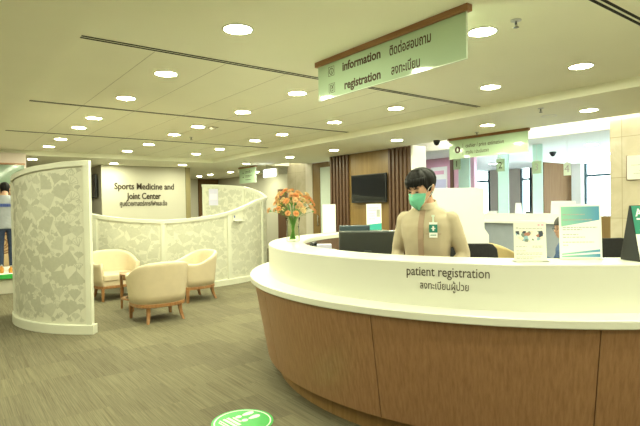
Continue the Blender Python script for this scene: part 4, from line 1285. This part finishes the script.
def head(mb, Hm, nose=True):
    rings = []
    for z, w, f, b in HEAD:
        cy, d = (f + b) / 2, (b - f) / 2
        rings.append([Hm @ Vector(p) for p in oval(w, d, cy, z, 24, 2.25)])
    mb.loft(rings)
    for s in (-1, 1):
        c = Vector((s * 0.072, 0.008, 0.112))
        mb.tube([Hm @ (c + Vector((0, 0.004, -.026))), Hm @ (c + Vector((s * .008, 0.012, 0.0))), Hm @ (c + Vector((s * .010, 0.016, .026)))], [(0.008, 0.010), (0.010, 0.017), (0.007, 0.012)], 10)
        mb.ball(Hm @ Vector((s * .030, -.083, .128)), (0.020, 0.014, 0.009), 10, 7)      # brow ridge
        mb.ball(Hm @ Vector((s * .036, -.078, .085)), (0.022, 0.018, 0.018), 10, 7)      # cheek
    mb.tube([Hm @ Vector((0, -.092, .122)), Hm @ Vector((0, -.106, .100)), Hm @ Vector((0, -.114, .083))], [0.008, 0.011, 0.013], 10)
    mb.ball(Hm @ Vector((0, -.104, .082)), (.019, .012, .010), 10, 7)
    mb.tube([Hm @ Vector((-.022, -.094, .052)), Hm @ Vector((0, -.103, .054)), Hm @ Vector((.022, -.094, .052))], [.005, .009, .005], 8)   # lips
    mb.tube([Hm @ Vector((-.019, -.093, .044)), Hm @ Vector((0, -.101, .043)), Hm @ Vector((.019, -.093, .044))], [.004, .008, .004], 8)
def hair_cap(mb, Hm, low, thick, seed, rough=0.006):
    """hair mass: low(phi) is the height of its lower edge round the head"""
    n, m = 72, 14
    rnd = random.Random(seed)
    ph0 = [rnd.uniform(0, 6.28) for _ in range(6)]
    def off(phi, t):
        g = 0.0
        for k, f_ in enumerate((9, 17, 29)):
            g += math.sin(phi * f_ + ph0[k] + t * 3 * (k + 1)) / (k + 1.5)
        return thick(phi, t) + rough * g * min(1, 2.2 * (1 - t) + .35)
    outer, inner = [], []
    for j in range(m + 1):
        t = j / m
        ro, ri = [], []
        for k in range(n):
            phi = 2 * math.pi * k / n - math.pi
            z0 = low(phi)
            z = z0 + (0.2325 - z0) * math.sin(t * math.pi / 2)
            po = head_pt(Hm, phi, z, off(phi, t))
            lift = 0.022 * t * t + 0.004 * math.sin(phi * 7 + ph0[4]) * t * (1 - t)
            ro.append(po + (Hm.to_3x3() @ Vector((0, 0, lift))))
            ri.append(head_pt(Hm, phi, z, -0.004))
        outer.append(ro); inner.append(ri)
    rings = inner[::-1] + outer
    mb.loft(rings, cap=True)
def eyes(Hm, parent, down=True):
    for s in (-1, 1):
        z = .113
        ctr = Vector((s * .031, -.0935, z))
        build('eye', MB().ball(Hm @ ctr, (0.0135, 0.0085, 0.0050 if down else 0.007), 12, 8), 'eye_dark', parent)
        build('eyebrow', MB().tube([Hm @ Vector((s * .014, -.100, .134)), Hm @ Vector((s * .032, -.0985, .139)), Hm @ Vector((s * .050, -.086, .134))], [.0028, .0036, .0022], 8), 'hair', parent)
def head_matrix(neck, yaw, pitch, sc=1.0):
    return Matrix.Translation(neck) @ Matrix.Rotation(yaw, 4, 'Z') @ Matrix.Rotation(pitch, 4, 'X') @ Matrix.Scale(sc, 4) @ Matrix.Translation((0, -0.025, -0.035))
def body(label, loc, rz, pz, Hm, neck, arms, legs, material='skin', lean=0.0, voxel=0.0065):
    mb = MB()
    torso(mb, pz, 0.90, lean=lean)
    n0 = Vector((0, 0.012 - lean * .5, pz + 0.53))
    n1 = Hm @ Vector((0, 0.018, 0.06))
    mb.tube([n0, n0.lerp(n1, .5), n1], [0.060, 0.055, 0.054], 16)
    head(mb, Hm)
    for sd, (s, e, w) in arms.items():
        limb(mb, s, e, w, (0.050, 0.038, 0.028))
        hand(mb, w, e, sd)
    for sd, (h, k, a, toe) in legs.items():
        limb(mb, h, k, a, (0.080, 0.052, 0.038))
        a_, t_ = Vector(a), Vector(toe)
        mb.tube([a_ + Vector((0, 0, .02)), a_ + Vector((0, 0, -.03)), a_.lerp(t_, .5) + Vector((0, 0, -.01)), t_], [0.04, 0.045, (0.042, .03), (0.034, .02)], 12)
    o = build('person', mb, material)
    bake(o, voxel, 3)
    o.location = loc; o.rotation_euler = (0, 0, rz)
    return tag(o, label, 'person')
def garment_top(parent, name, pz, arms, material, sleeve=1.0, fat=1.06, collar=None, lean=0.0, grow=1.0, hem=-0.09, voxel=0.009):
    mb = MB()
    tab = [(hem, .182, .124, 0.0), (0.0, .180, .124, 0.0), (0.08, .174, .120, 0.0), (0.18, .174, .121, 0.0), (0.30, .188, .131, -.004), (0.40, .200, .131, -.002), (0.455, .196, .116, 0.006), (0.505, .156, .096, 0.012), (0.545, .092, .078, 0.012), (0.56, .074, .070, 0.006)]
    mb.loft([oval(w * grow, d * grow, cy - lean * z, pz + z) for z, w, d, cy in tab])
    for sd, (s, e, w) in arms.items():
        s, e, w = Vector(s), Vector(e), Vector(w)
        if sleeve >= 1:
            limb(mb, s, e, e.lerp(w, sleeve - 0.04 if sleeve < 1.01 else 0.97), (0.062, 0.050, 0.043))
        else:
            mb.ball(s, 0.066, 12, 8)
            mb.tube([s, s.lerp(e, sleeve)], [0.066, 0.064], 14)
    if collar:
        mb.loft(collar)
    o = build(name, mb, material, parent)
    bake(o, voxel, 3)
    rnd = random.Random(len(name))
    for v in o.data.vertices:                      # soft folds in the cloth
        c = v.co
        q = noise.noise(Vector((c.x * 7 + c.z * 5, c.y * 7, c.z * 11))) + 0.5 * noise.noise(Vector((c.x * 16 - c.z * 12, c.y * 16, c.z * 20)))
        v.co = c + v.normal * 0.0055 * q
    return o
def trousers(parent, pz, legs, material, voxel=0.01):
    mb = MB()
    mb.loft([oval(w, d, 0, pz + z) for z, w, d in ((-.13, .15, .10), (-.06, .178, .118), (0.02, .178, .12), (0.10, .172, .117))])
    for sd, (h, k, a, toe) in legs.items():
        limb(mb, h, k, Vector(k).lerp(Vector(a), .97), (0.092, 0.068, 0.056))
    o = build('trousers', mb, material, parent)
    return bake(o, voxel, 3)
def shoes(parent, legs, material):
    for sd, (h, k, a, toe) in legs.items():
        a_, t_ = Vector(a), Vector(toe)
        mb = MB()
        back = a_ + (a_ - t_).normalized() * .05
        back.z = t_.z
        mb.tube([back + Vector((0, 0, .005)), a_ + Vector((0, 0, -.035)), a_.lerp(t_, .6) + Vector((0, 0, -.005)), t_ + (t_ - back).normalized() * .02], [(0.036, .035), (0.045, .05), (0.047, .036), (0.034, .024)], 14)
        build('shoe', mb, material, parent)

# --- the attendant behind the counter
pz = 0.94
arms = {1: ((.178, .012, 1.385), (.262, .045, 1.125), (.165, -.190, 0.975)), -1: ((-.178, .012, 1.385), (-.255, .03, 1.125), (-.150, -.200, 0.965))}
legs = {1: ((.09, 0, .90), (.10, -.01, .49), (.10, .02, .09), (.115, -.15, .035)), -1: ((-.09, 0, .90), (-.10, -.01, .49), (-.10, .02, .09), (-.115, -.15, .035))}
Hm = head_matrix((0, -0.012, 1.545), R(-17), R(17), 1.06)
man = body('person in a beige stand-collar uniform and green face mask, standing behind the counter looking down', (2.90, 2.50, 0), R(290), pz, Hm, None, arms, legs)
collar = [oval(.098, .088, -.002, 1.465), oval(.078, .080, -.010, 1.495), oval(.073, .078, -.014, 1.520)]
collar = [[(x, y, z + (0.022 if y > 0 else -0.012) * min(1, abs(y) / .07) * (1 if i else .4)) for x, y, z in rg] for i, rg in enumerate(collar)]
jk = garment_top(man, 'jacket', pz, arms, 'jacket_cloth', 1.0, collar=None, voxel=0.008, grow=0.97)
# stand collar as an open band round the neck
cb = MB()
outer = [collar[0], collar[1], collar[2]]
inner = [[(x * .90, y * .90, z) for x, y, z in rg] for rg in outer]
cb.loft(outer + inner[::-1], cap=False)
build('collar', cb, 'jacket_cloth', jk)
def chest_y(x, z, fat=1.0):
    tab = [(0.0, .180, .124, 0.0), (0.08, .174, .120, 0.0), (0.18, .174, .121, 0.0), (0.30, .188, .131, -.004), (0.40, .200, .131, -.002), (0.455, .196, .116, 0.006), (0.505, .156, .096, 0.012), (0.545, .092, .078, 0.012), (0.56, .074, .07, .006)]
    zz = z - pz
    for a, b in zip(tab[:-1], tab[1:]):
        if zz <= b[0]:
            s = (zz - a[0]) / (b[0] - a[0])
            w, d, c = [a[i] + (b[i] - a[i]) * s for i in (1, 2, 3)]
            q = min(1, abs(x) / w) ** 2.3
            return c - d * 0.97 * (1 - q) ** (1 / 2.3) - 0.002
    return -0.08
pl = MB()
rings = []
for k in range(19):
    z = 0.96 + (1.475 - 0.96) * k / 18
    ring = []
    for x in (-.021, .021): ring.append((x, chest_y(x, z) + 0.004, z))
    for x in (.021, -.021): ring.append((x, chest_y(x, z) - 0.0035, z))
    rings.append(ring)
pl.loft(rings, smooth=False)
build('zip_placket', pl, 'placket_cloth', jk, 0.002)
bz = 1.318
by = chest_y(.095, bz) - 0.006
Mb = Matrix.Translation((.095, by, bz)) @ Matrix.Rotation(R(16), 4, 'Z')
b = MB()
for z0, z1, mi in ((-.058, -.022, 0), (-.022, .036, 1), (.036, .052, 0)):
    b.box((0, 0, (z0 + z1) / 2), (.058, .004, z1 - z0), 0, mi, Mb)
b.box((0, -.0025, .008), (.012, .002, .034), 0, 0, Mb)
b.box((0, -.0025, .008), (.030, .002, .006), 0, 0, Mb)
b.box((0, -.0025, -.040), (.040, .002, .006), 0, 2, Mb)
build('name_badge', b, ['paper', 'badge_green', 'badge_green'], jk)
build('badge_clip', MB().box((0, 0, .072), (.012, .006, .040), 0, 0, Mb).box((0, -.002, .098), (.022, .008, .014), 0, 0, Mb), 'sign_edge', jk)
build('pocket_seam', MB().box((0, 0, .048), (.11, .003, .004), 0, 0, Mb @ Matrix.Translation((0, .0035, -.08))), 'placket_cloth', jk)
trousers(man, pz, legs, 'dark_trousers')
shoes(man, legs, 'black_plastic')
eyes(Hm, man)
# hair: full crown, fringe swept over the brow, short at the nape
def low(phi):
    a = abs(phi)
    if a < 0.95: return 0.162 + 0.010 * math.sin(phi * 8) - 0.006 * math.cos(phi * 15)
    if a < 1.35: return 0.154 - 0.050 * (a - .95) / .4
    if a < 1.62: return 0.093
    if a < 2.0: return 0.093 + 0.012 * math.sin((a - 1.62) / .38 * math.pi) - 0.035 * (a - 1.62) / .38
    return 0.050 - 0.012 * min(1, (a - 2.0))
hm = MB()
hair_cap(hm, Hm, low, lambda phi, t: (0.010 if abs(phi) < 0.9 else 0.004) + 0.016 * min(1, t * 2.2), 5, 0.0055)
build('hair', hm, 'hair', man)
# fringe locks
fr = MB()
rnd = random.Random(9)
for k in range(22):
    phi = -0.95 + 1.9 * k / 21 + rnd.uniform(-.03, .03)
    ztip = 0.147 + rnd.uniform(-.016, .014) + 0.014 * phi
    sway = 0.10
    pts = [head_pt(Hm, phi + sway, 0.205, 0.022), head_pt(Hm, phi + sway * .6, 0.180, 0.021), head_pt(Hm, phi + sway * .2, 0.158, 0.015), head_pt(Hm, phi, ztip, 0.006)]
    fr.tube(pts, [(0.011, .007), (0.0105, .006), (0.008, .005), (0.0012, .0012)], 6)
build('fringe', fr, 'hair', man)
# pleated face mask and its ear loops
mk = MB()
rows_, cols_ = 12, 26
oi = []
for sgn, o_ in ((1, 0.0115), (-1, 0.0025)):
    grid = []
    for j in range(rows_ + 1):
        v = j / rows_
        row = []
        for i in range(cols_ + 1):
            u = -1 + 2 * i / cols_
            zt = 0.108 - 0.016 * abs(u) ** 1.6 - 0.006 * (1 - min(1, abs(u) * 5))
            zb = -0.022 + 0.048 * abs(u) ** 1.5
            z = zb + (zt - zb) * v
            noseb = 0.020 * math.exp(-(u / .22) ** 2) * math.exp(-((v - .74) / .26) ** 2) + 0.012 * (1 - abs(u) ** 2) * math.sin(min(1, v * 1.1) * math.pi)
            pleat = 0.0022 * math.sin(v * 20) * (1 - u * u)
            row.append(head_pt(Hm, u * 1.16, z, o_ + noseb + (pleat if sgn > 0 else 0)) if z > 0.0 else head_pt(Hm, u * 1.16, 0.0, o_ + noseb) + Hm.to_3x3() @ Vector((0, 0.012 * (-z / .022), z)))
        grid.append(row)
    oi.append(grid)
vs, fs = [], []
W = cols_ + 1
for grid in oi:
    for row in grid: vs += row
half = (rows_ + 1) * W
for j in range(rows_):
    for i in range(cols_):
        a = j * W + i
        fs.append((a, a + 1, a + W + 1, a + W))
        fs.append((half + a, half + a + W, half + a + W + 1, half + a + 1))
edge = [i for i in range(W)] + [j * W + cols_ for j in range(1, rows_ + 1)] + [rows_ * W + i for i in range(cols_ - 1, -1, -1)] + [j * W for j in range(rows_ - 1, 0, -1)]
for a, b_ in zip(edge, edge[1:] + edge[:1]):
    fs.append((a, half + a, half + b_, b_))
mk.add(vs, fs, 0, True)
mo = build('face_mask', mk, 'mask_cloth', man)
for s in (-1, 1):
    e = [head_pt(Hm, s * 1.14, 0.088, .008), Hm @ Vector((s * .080, -.012, .124)), Hm @ Vector((s * .083, .018, .128)), Hm @ Vector((s * .082, .022, .100)), Hm @ Vector((s * .078, -.008, .075)), head_pt(Hm, s * 1.14, 0.030, .008)]
    build('ear_loop', MB().tube(e, 0.0018, 6), 'mask_loop', mo)

# --- the person seated behind the large notice
pz2 = 0.55
arms2 = {1: ((.165, .012, 1.00), (.24, -.08, 0.76), (.13, -.30, 0.86)), -1: ((-.165, .012, 1.00), (-.24, -.08, 0.76), (-.16, -.30, 0.80))}
legs2 = {1: ((.09, -.03, .53), (.12, -.42, .50), (.12, -.40, .09), (.13, -.56, .035)), -1: ((-.09, -.03, .53), (-.12, -.42, .50), (-.12, -.40, .09), (-.13, -.56, .035))}
Hm2 = head_matrix((0, -0.02, 1.135), R(12), R(8), 0.98)
st = body('person in a dark blue top seated on an office chair behind the large notice', (5.72, 2.84, 0), R(222), pz2, Hm2, None, arms2, legs2, voxel=0.008)
garment_top(st, 'shirt', pz2, arms2, 'denim', 1.0, hem=-0.06, voxel=0.011)
trousers(st, pz2, legs2, 'dark_trousers', 0.012)
shoes(st, legs2, 'black_plastic')
eyes(Hm2, st, False)
hm = MB()
hair_cap(hm, Hm2, lambda p: 0.155 if abs(p) < 1.0 else (0.155 - 0.05 * (abs(p) - 1) / .4 if abs(p) < 1.4 else 0.085 - 0.03 * min(1, (abs(p) - 1.4) / .8)), lambda p, t: 0.006 + 0.006 * t, 12, 0.002)
build('hair', hm, 'grey_hair', st)
gl = MB()
for s in (-1, 1):
    c = [Hm2 @ Vector((s * .033 + .022 * math.cos(a), -.108, .112 + .017 * math.sin(a))) for a in [k * math.pi / 8 for k in range(17)]]
    gl.tube(c, 0.002, 6)
    gl.tube([Hm2 @ Vector((s * .055, -.106, .116)), Hm2 @ Vector((s * .074, -.06, .118)), Hm2 @ Vector((s * .078, .012, .118))], 0.002, 6)
gl.tube([Hm2 @ Vector((-.011, -.109, .116)), Hm2 @ Vector((.011, -.109, .116))], 0.002, 6)
build('glasses', gl, 'black_plastic', st)

# --- the person seen from behind at the mural display
t = thing('display_platform', 'low display platform with a green edge in front of the mural', 'platform', (0.2, 11.35, 0))
build('deck', MB().box((0, 0, 0.345), (2.6, 1.5, 0.03)), 'cream_paper', t, 0.003)
build('deck_edge', MB().box((0, -0.76, 0.318), (2.6, 0.02, 0.084)), 'sticker_green', t, 0.003)
build('platform_body', MB().box((0, 0.02, 0.165), (2.5, 1.4, 0.33)), 'wall_paint', t, 0.003)
arms3 = {1: ((.165, .012, 1.395), (.23, -.05, 1.13), (.16, -.26, 1.02)), -1: ((-.165, .012, 1.395), (-.23, -.05, 1.13), (-.16, -.26, 1.02))}
Hm3 = head_matrix((0, -0.015, 1.545), R(0), R(14), 1.0)
p3 = body('person seen from behind in grey shirt and jeans, standing at the mural', (0.99, 11.2, 0.36), R(172), pz, Hm3, None, arms3, legs, voxel=0.009)
p3.scale = (0.96,) * 3
sh = garment_top(p3, 'shirt', pz, arms3, 'grey_shirt', 0.62, hem=-0.10, grow=1.06, voxel=0.012)
build('lettering', bars(MB(), [(-0.10, 1.27, .2)], Matrix(((-1, 0, 0, 0), (0, 0, 1, 0.139), (0, 1, 0, 0), (0, 0, 0, 1))), 0.06, 0.006), 'blue_print', sh)
trousers(p3, pz, legs, 'jeans', 0.012)
shoes(p3, legs, 'shoe')
hm = MB()
hair_cap(hm, Hm3, lambda p: 0.15 if abs(p) < 1.0 else max(0.035, 0.15 - 0.16 * (abs(p) - 1)), lambda p, t: 0.012 + 0.008 * t, 14, 0.003)
build('hair', hm, 'hair', p3)
# mural: glass header over a swirling bronze relief
t = thing('glass_mural', 'pale green glass mural with a bronze swirl relief under a brown rail', 'mural', (0.2, 12.3, 0))
build('rail', MB().box((0, -0.02, 2.485), (2.53, 0.06, 0.035)), 'rail_wood', t)
build('glass_header', MB().box((0, 0, 2.265), (2.5, 0.03, 0.40)), 'mural_glass', t)
build('relief_ground', MB().box((0, 0, 1.21), (2.5, 0.03, 1.71)), 'relief_ground', t)
sw = MB()
rnd = random.Random(6)
for cx in (-0.9, -0.35, 0.25, 0.82):
    for cz, rad in ((1.80, .26), (1.35, .24), (0.85, .27)):
        for q in range(4):
            r0 = rad * (1 - q * .22)
            a0 = rnd.uniform(0, 6.28)
            pts = []
            for k in range(22):
                a = a0 + k * 0.27
                r_ = r0 * (1 - k * .008)
                pts.append((cx + r_ * math.cos(a) + rnd.uniform(-.004, .004), -0.02, cz + r_ * math.sin(a) * .95))
            sw.tube(pts, 0.016, 6)
        sw.ball((cx, -0.02, cz), (.03, .02, .03), 8, 6)
build('swirl_relief', sw, 'bronze_relief', t)
for k, (x, y, h) in enumerate(((1.12, 10.86, .17), (1.02, 10.80, .13), (0.88, 10.84, .15))):
    t = thing('bottle', ('taller amber bottle at the feet of the person by the mural', 'shorter amber bottle at the feet of the person by the mural', 'amber bottle partly cut by the frame edge on the mural platform')[k], 'bottle', (x, y, 0.36), 0, 'amber bottles on the display platform')
    build('glass_body', MB().lathe([(0.025, 0), (0.034, .006), (0.034, h * .6), (0.014, h * .78), (0.013, h * .92)], 16), 'amber_bottle', t)
    build('cap', MB().lathe([(0.016, h * .90), (0.016, h), (0.012, h + .004)], 12), 'steel', t)

# notice on the inner face of the long screen and shelf label on its outer face
t = thing('notice_sheet', 'pale blue white notice on the inner face of the long screen', 'notice', (S2[0], S2[1], 0))
build('sheet', MB().arc([(2.222, 1.56), (2.226, 1.56), (2.226, 2.0), (2.222, 2.0)], 392.5, 399.5, 6), 'lavender_print', t)
build('print', MB().arc([(2.2205, 1.72), (2.222, 1.72), (2.222, 1.86), (2.2205, 1.86)], 393.5, 398.5, 4), 'paper', t)
t = thing('brochure_ledge', 'small cream card ledge fixed on the long leaf screen near the vase', 'shelf', (S2[0], S2[1], 0))
build('ledge_lip', MB().arc([(2.275, 1.225), (2.325, 1.225), (2.325, 1.245), (2.275, 1.245)], 284.0, 291.0, 6), 'plate_cream', t)
build('card', MB().arc([(2.262, 1.24), (2.267, 1.24), (2.267, 1.40), (2.262, 1.40)], 284.0, 291.0, 6), 'screen_panel', t)
build('card_mark', MB().arc([(2.2675, 1.29), (2.2695, 1.29), (2.2695, 1.34), (2.2675, 1.34)], 284.8, 285.5, 2), 'blue_print', t)

# ------------------------------------------------------------------ floor sticker
t = thing('floor_sticker', 'round green floor sticker with two white footprints', 'sticker', (1.655, 3.115, 0), 0)
build('disc', MB().lathe([(0.215, 0.0), (0.215, 0.0015), (0.0005, 0.0016)], 64, smooth=False), 'sticker_green', t)
build('white_ring', MB().lathe([(0.190, 0.0014), (0.190, 0.0022), (0.199, 0.0022), (0.199, 0.0014)], 64, cap=False, smooth=False), 'sticker_white', t)
# footprints point along the camera's right and slightly away
fd = Vector((0.93, 0.10, 0)).normalized()
fs_ = Vector((-fd.y, fd.x, 0))
fp = MB()
for off in (-0.042, 0.036):
    base = Vector((0.055, 0.055, 0)) + fs_ * off
    def blob(c0, c1, w0, w1):
        pts = []
        for k in range(24):
            a = 2 * math.pi * k / 24
            q = (math.cos(a) + 1) / 2
            p = c0 + (c1 - c0) * q + fs_ * math.sin(a) * (w0 + (w1 - w0) * q)
            pts.append((p.x, p.y))
        fp.prism(pts, 0.0008, Matrix.Translation((0, 0, 0.0016)))
    blob(base - fd * .06, base - fd * .012, .020, .021)
    blob(base - fd * .004, base + fd * .092, .018, .029)
build('footprint', fp, 'sticker_white', t)
M = Matrix.Translation((-0.03, 0.10, 0.0016)) @ Matrix.Rotation(math.atan2(-fs_.y, -fs_.x), 4, 'Z')
lt = bars(MB(), [(0.0, 0.0, 0.10)], M, 0.016, 0.0006)
bars(lt, [(-0.02, -0.035, 0.16), (-0.02, -0.066, 0.17)], M, 0.022, 0.0006)
bars(lt, [(-0.02, -0.095, 0.17), (0.0, -0.115, 0.13)], M, 0.011, 0.0006)
build('lettering', lt, 'sticker_white', t)
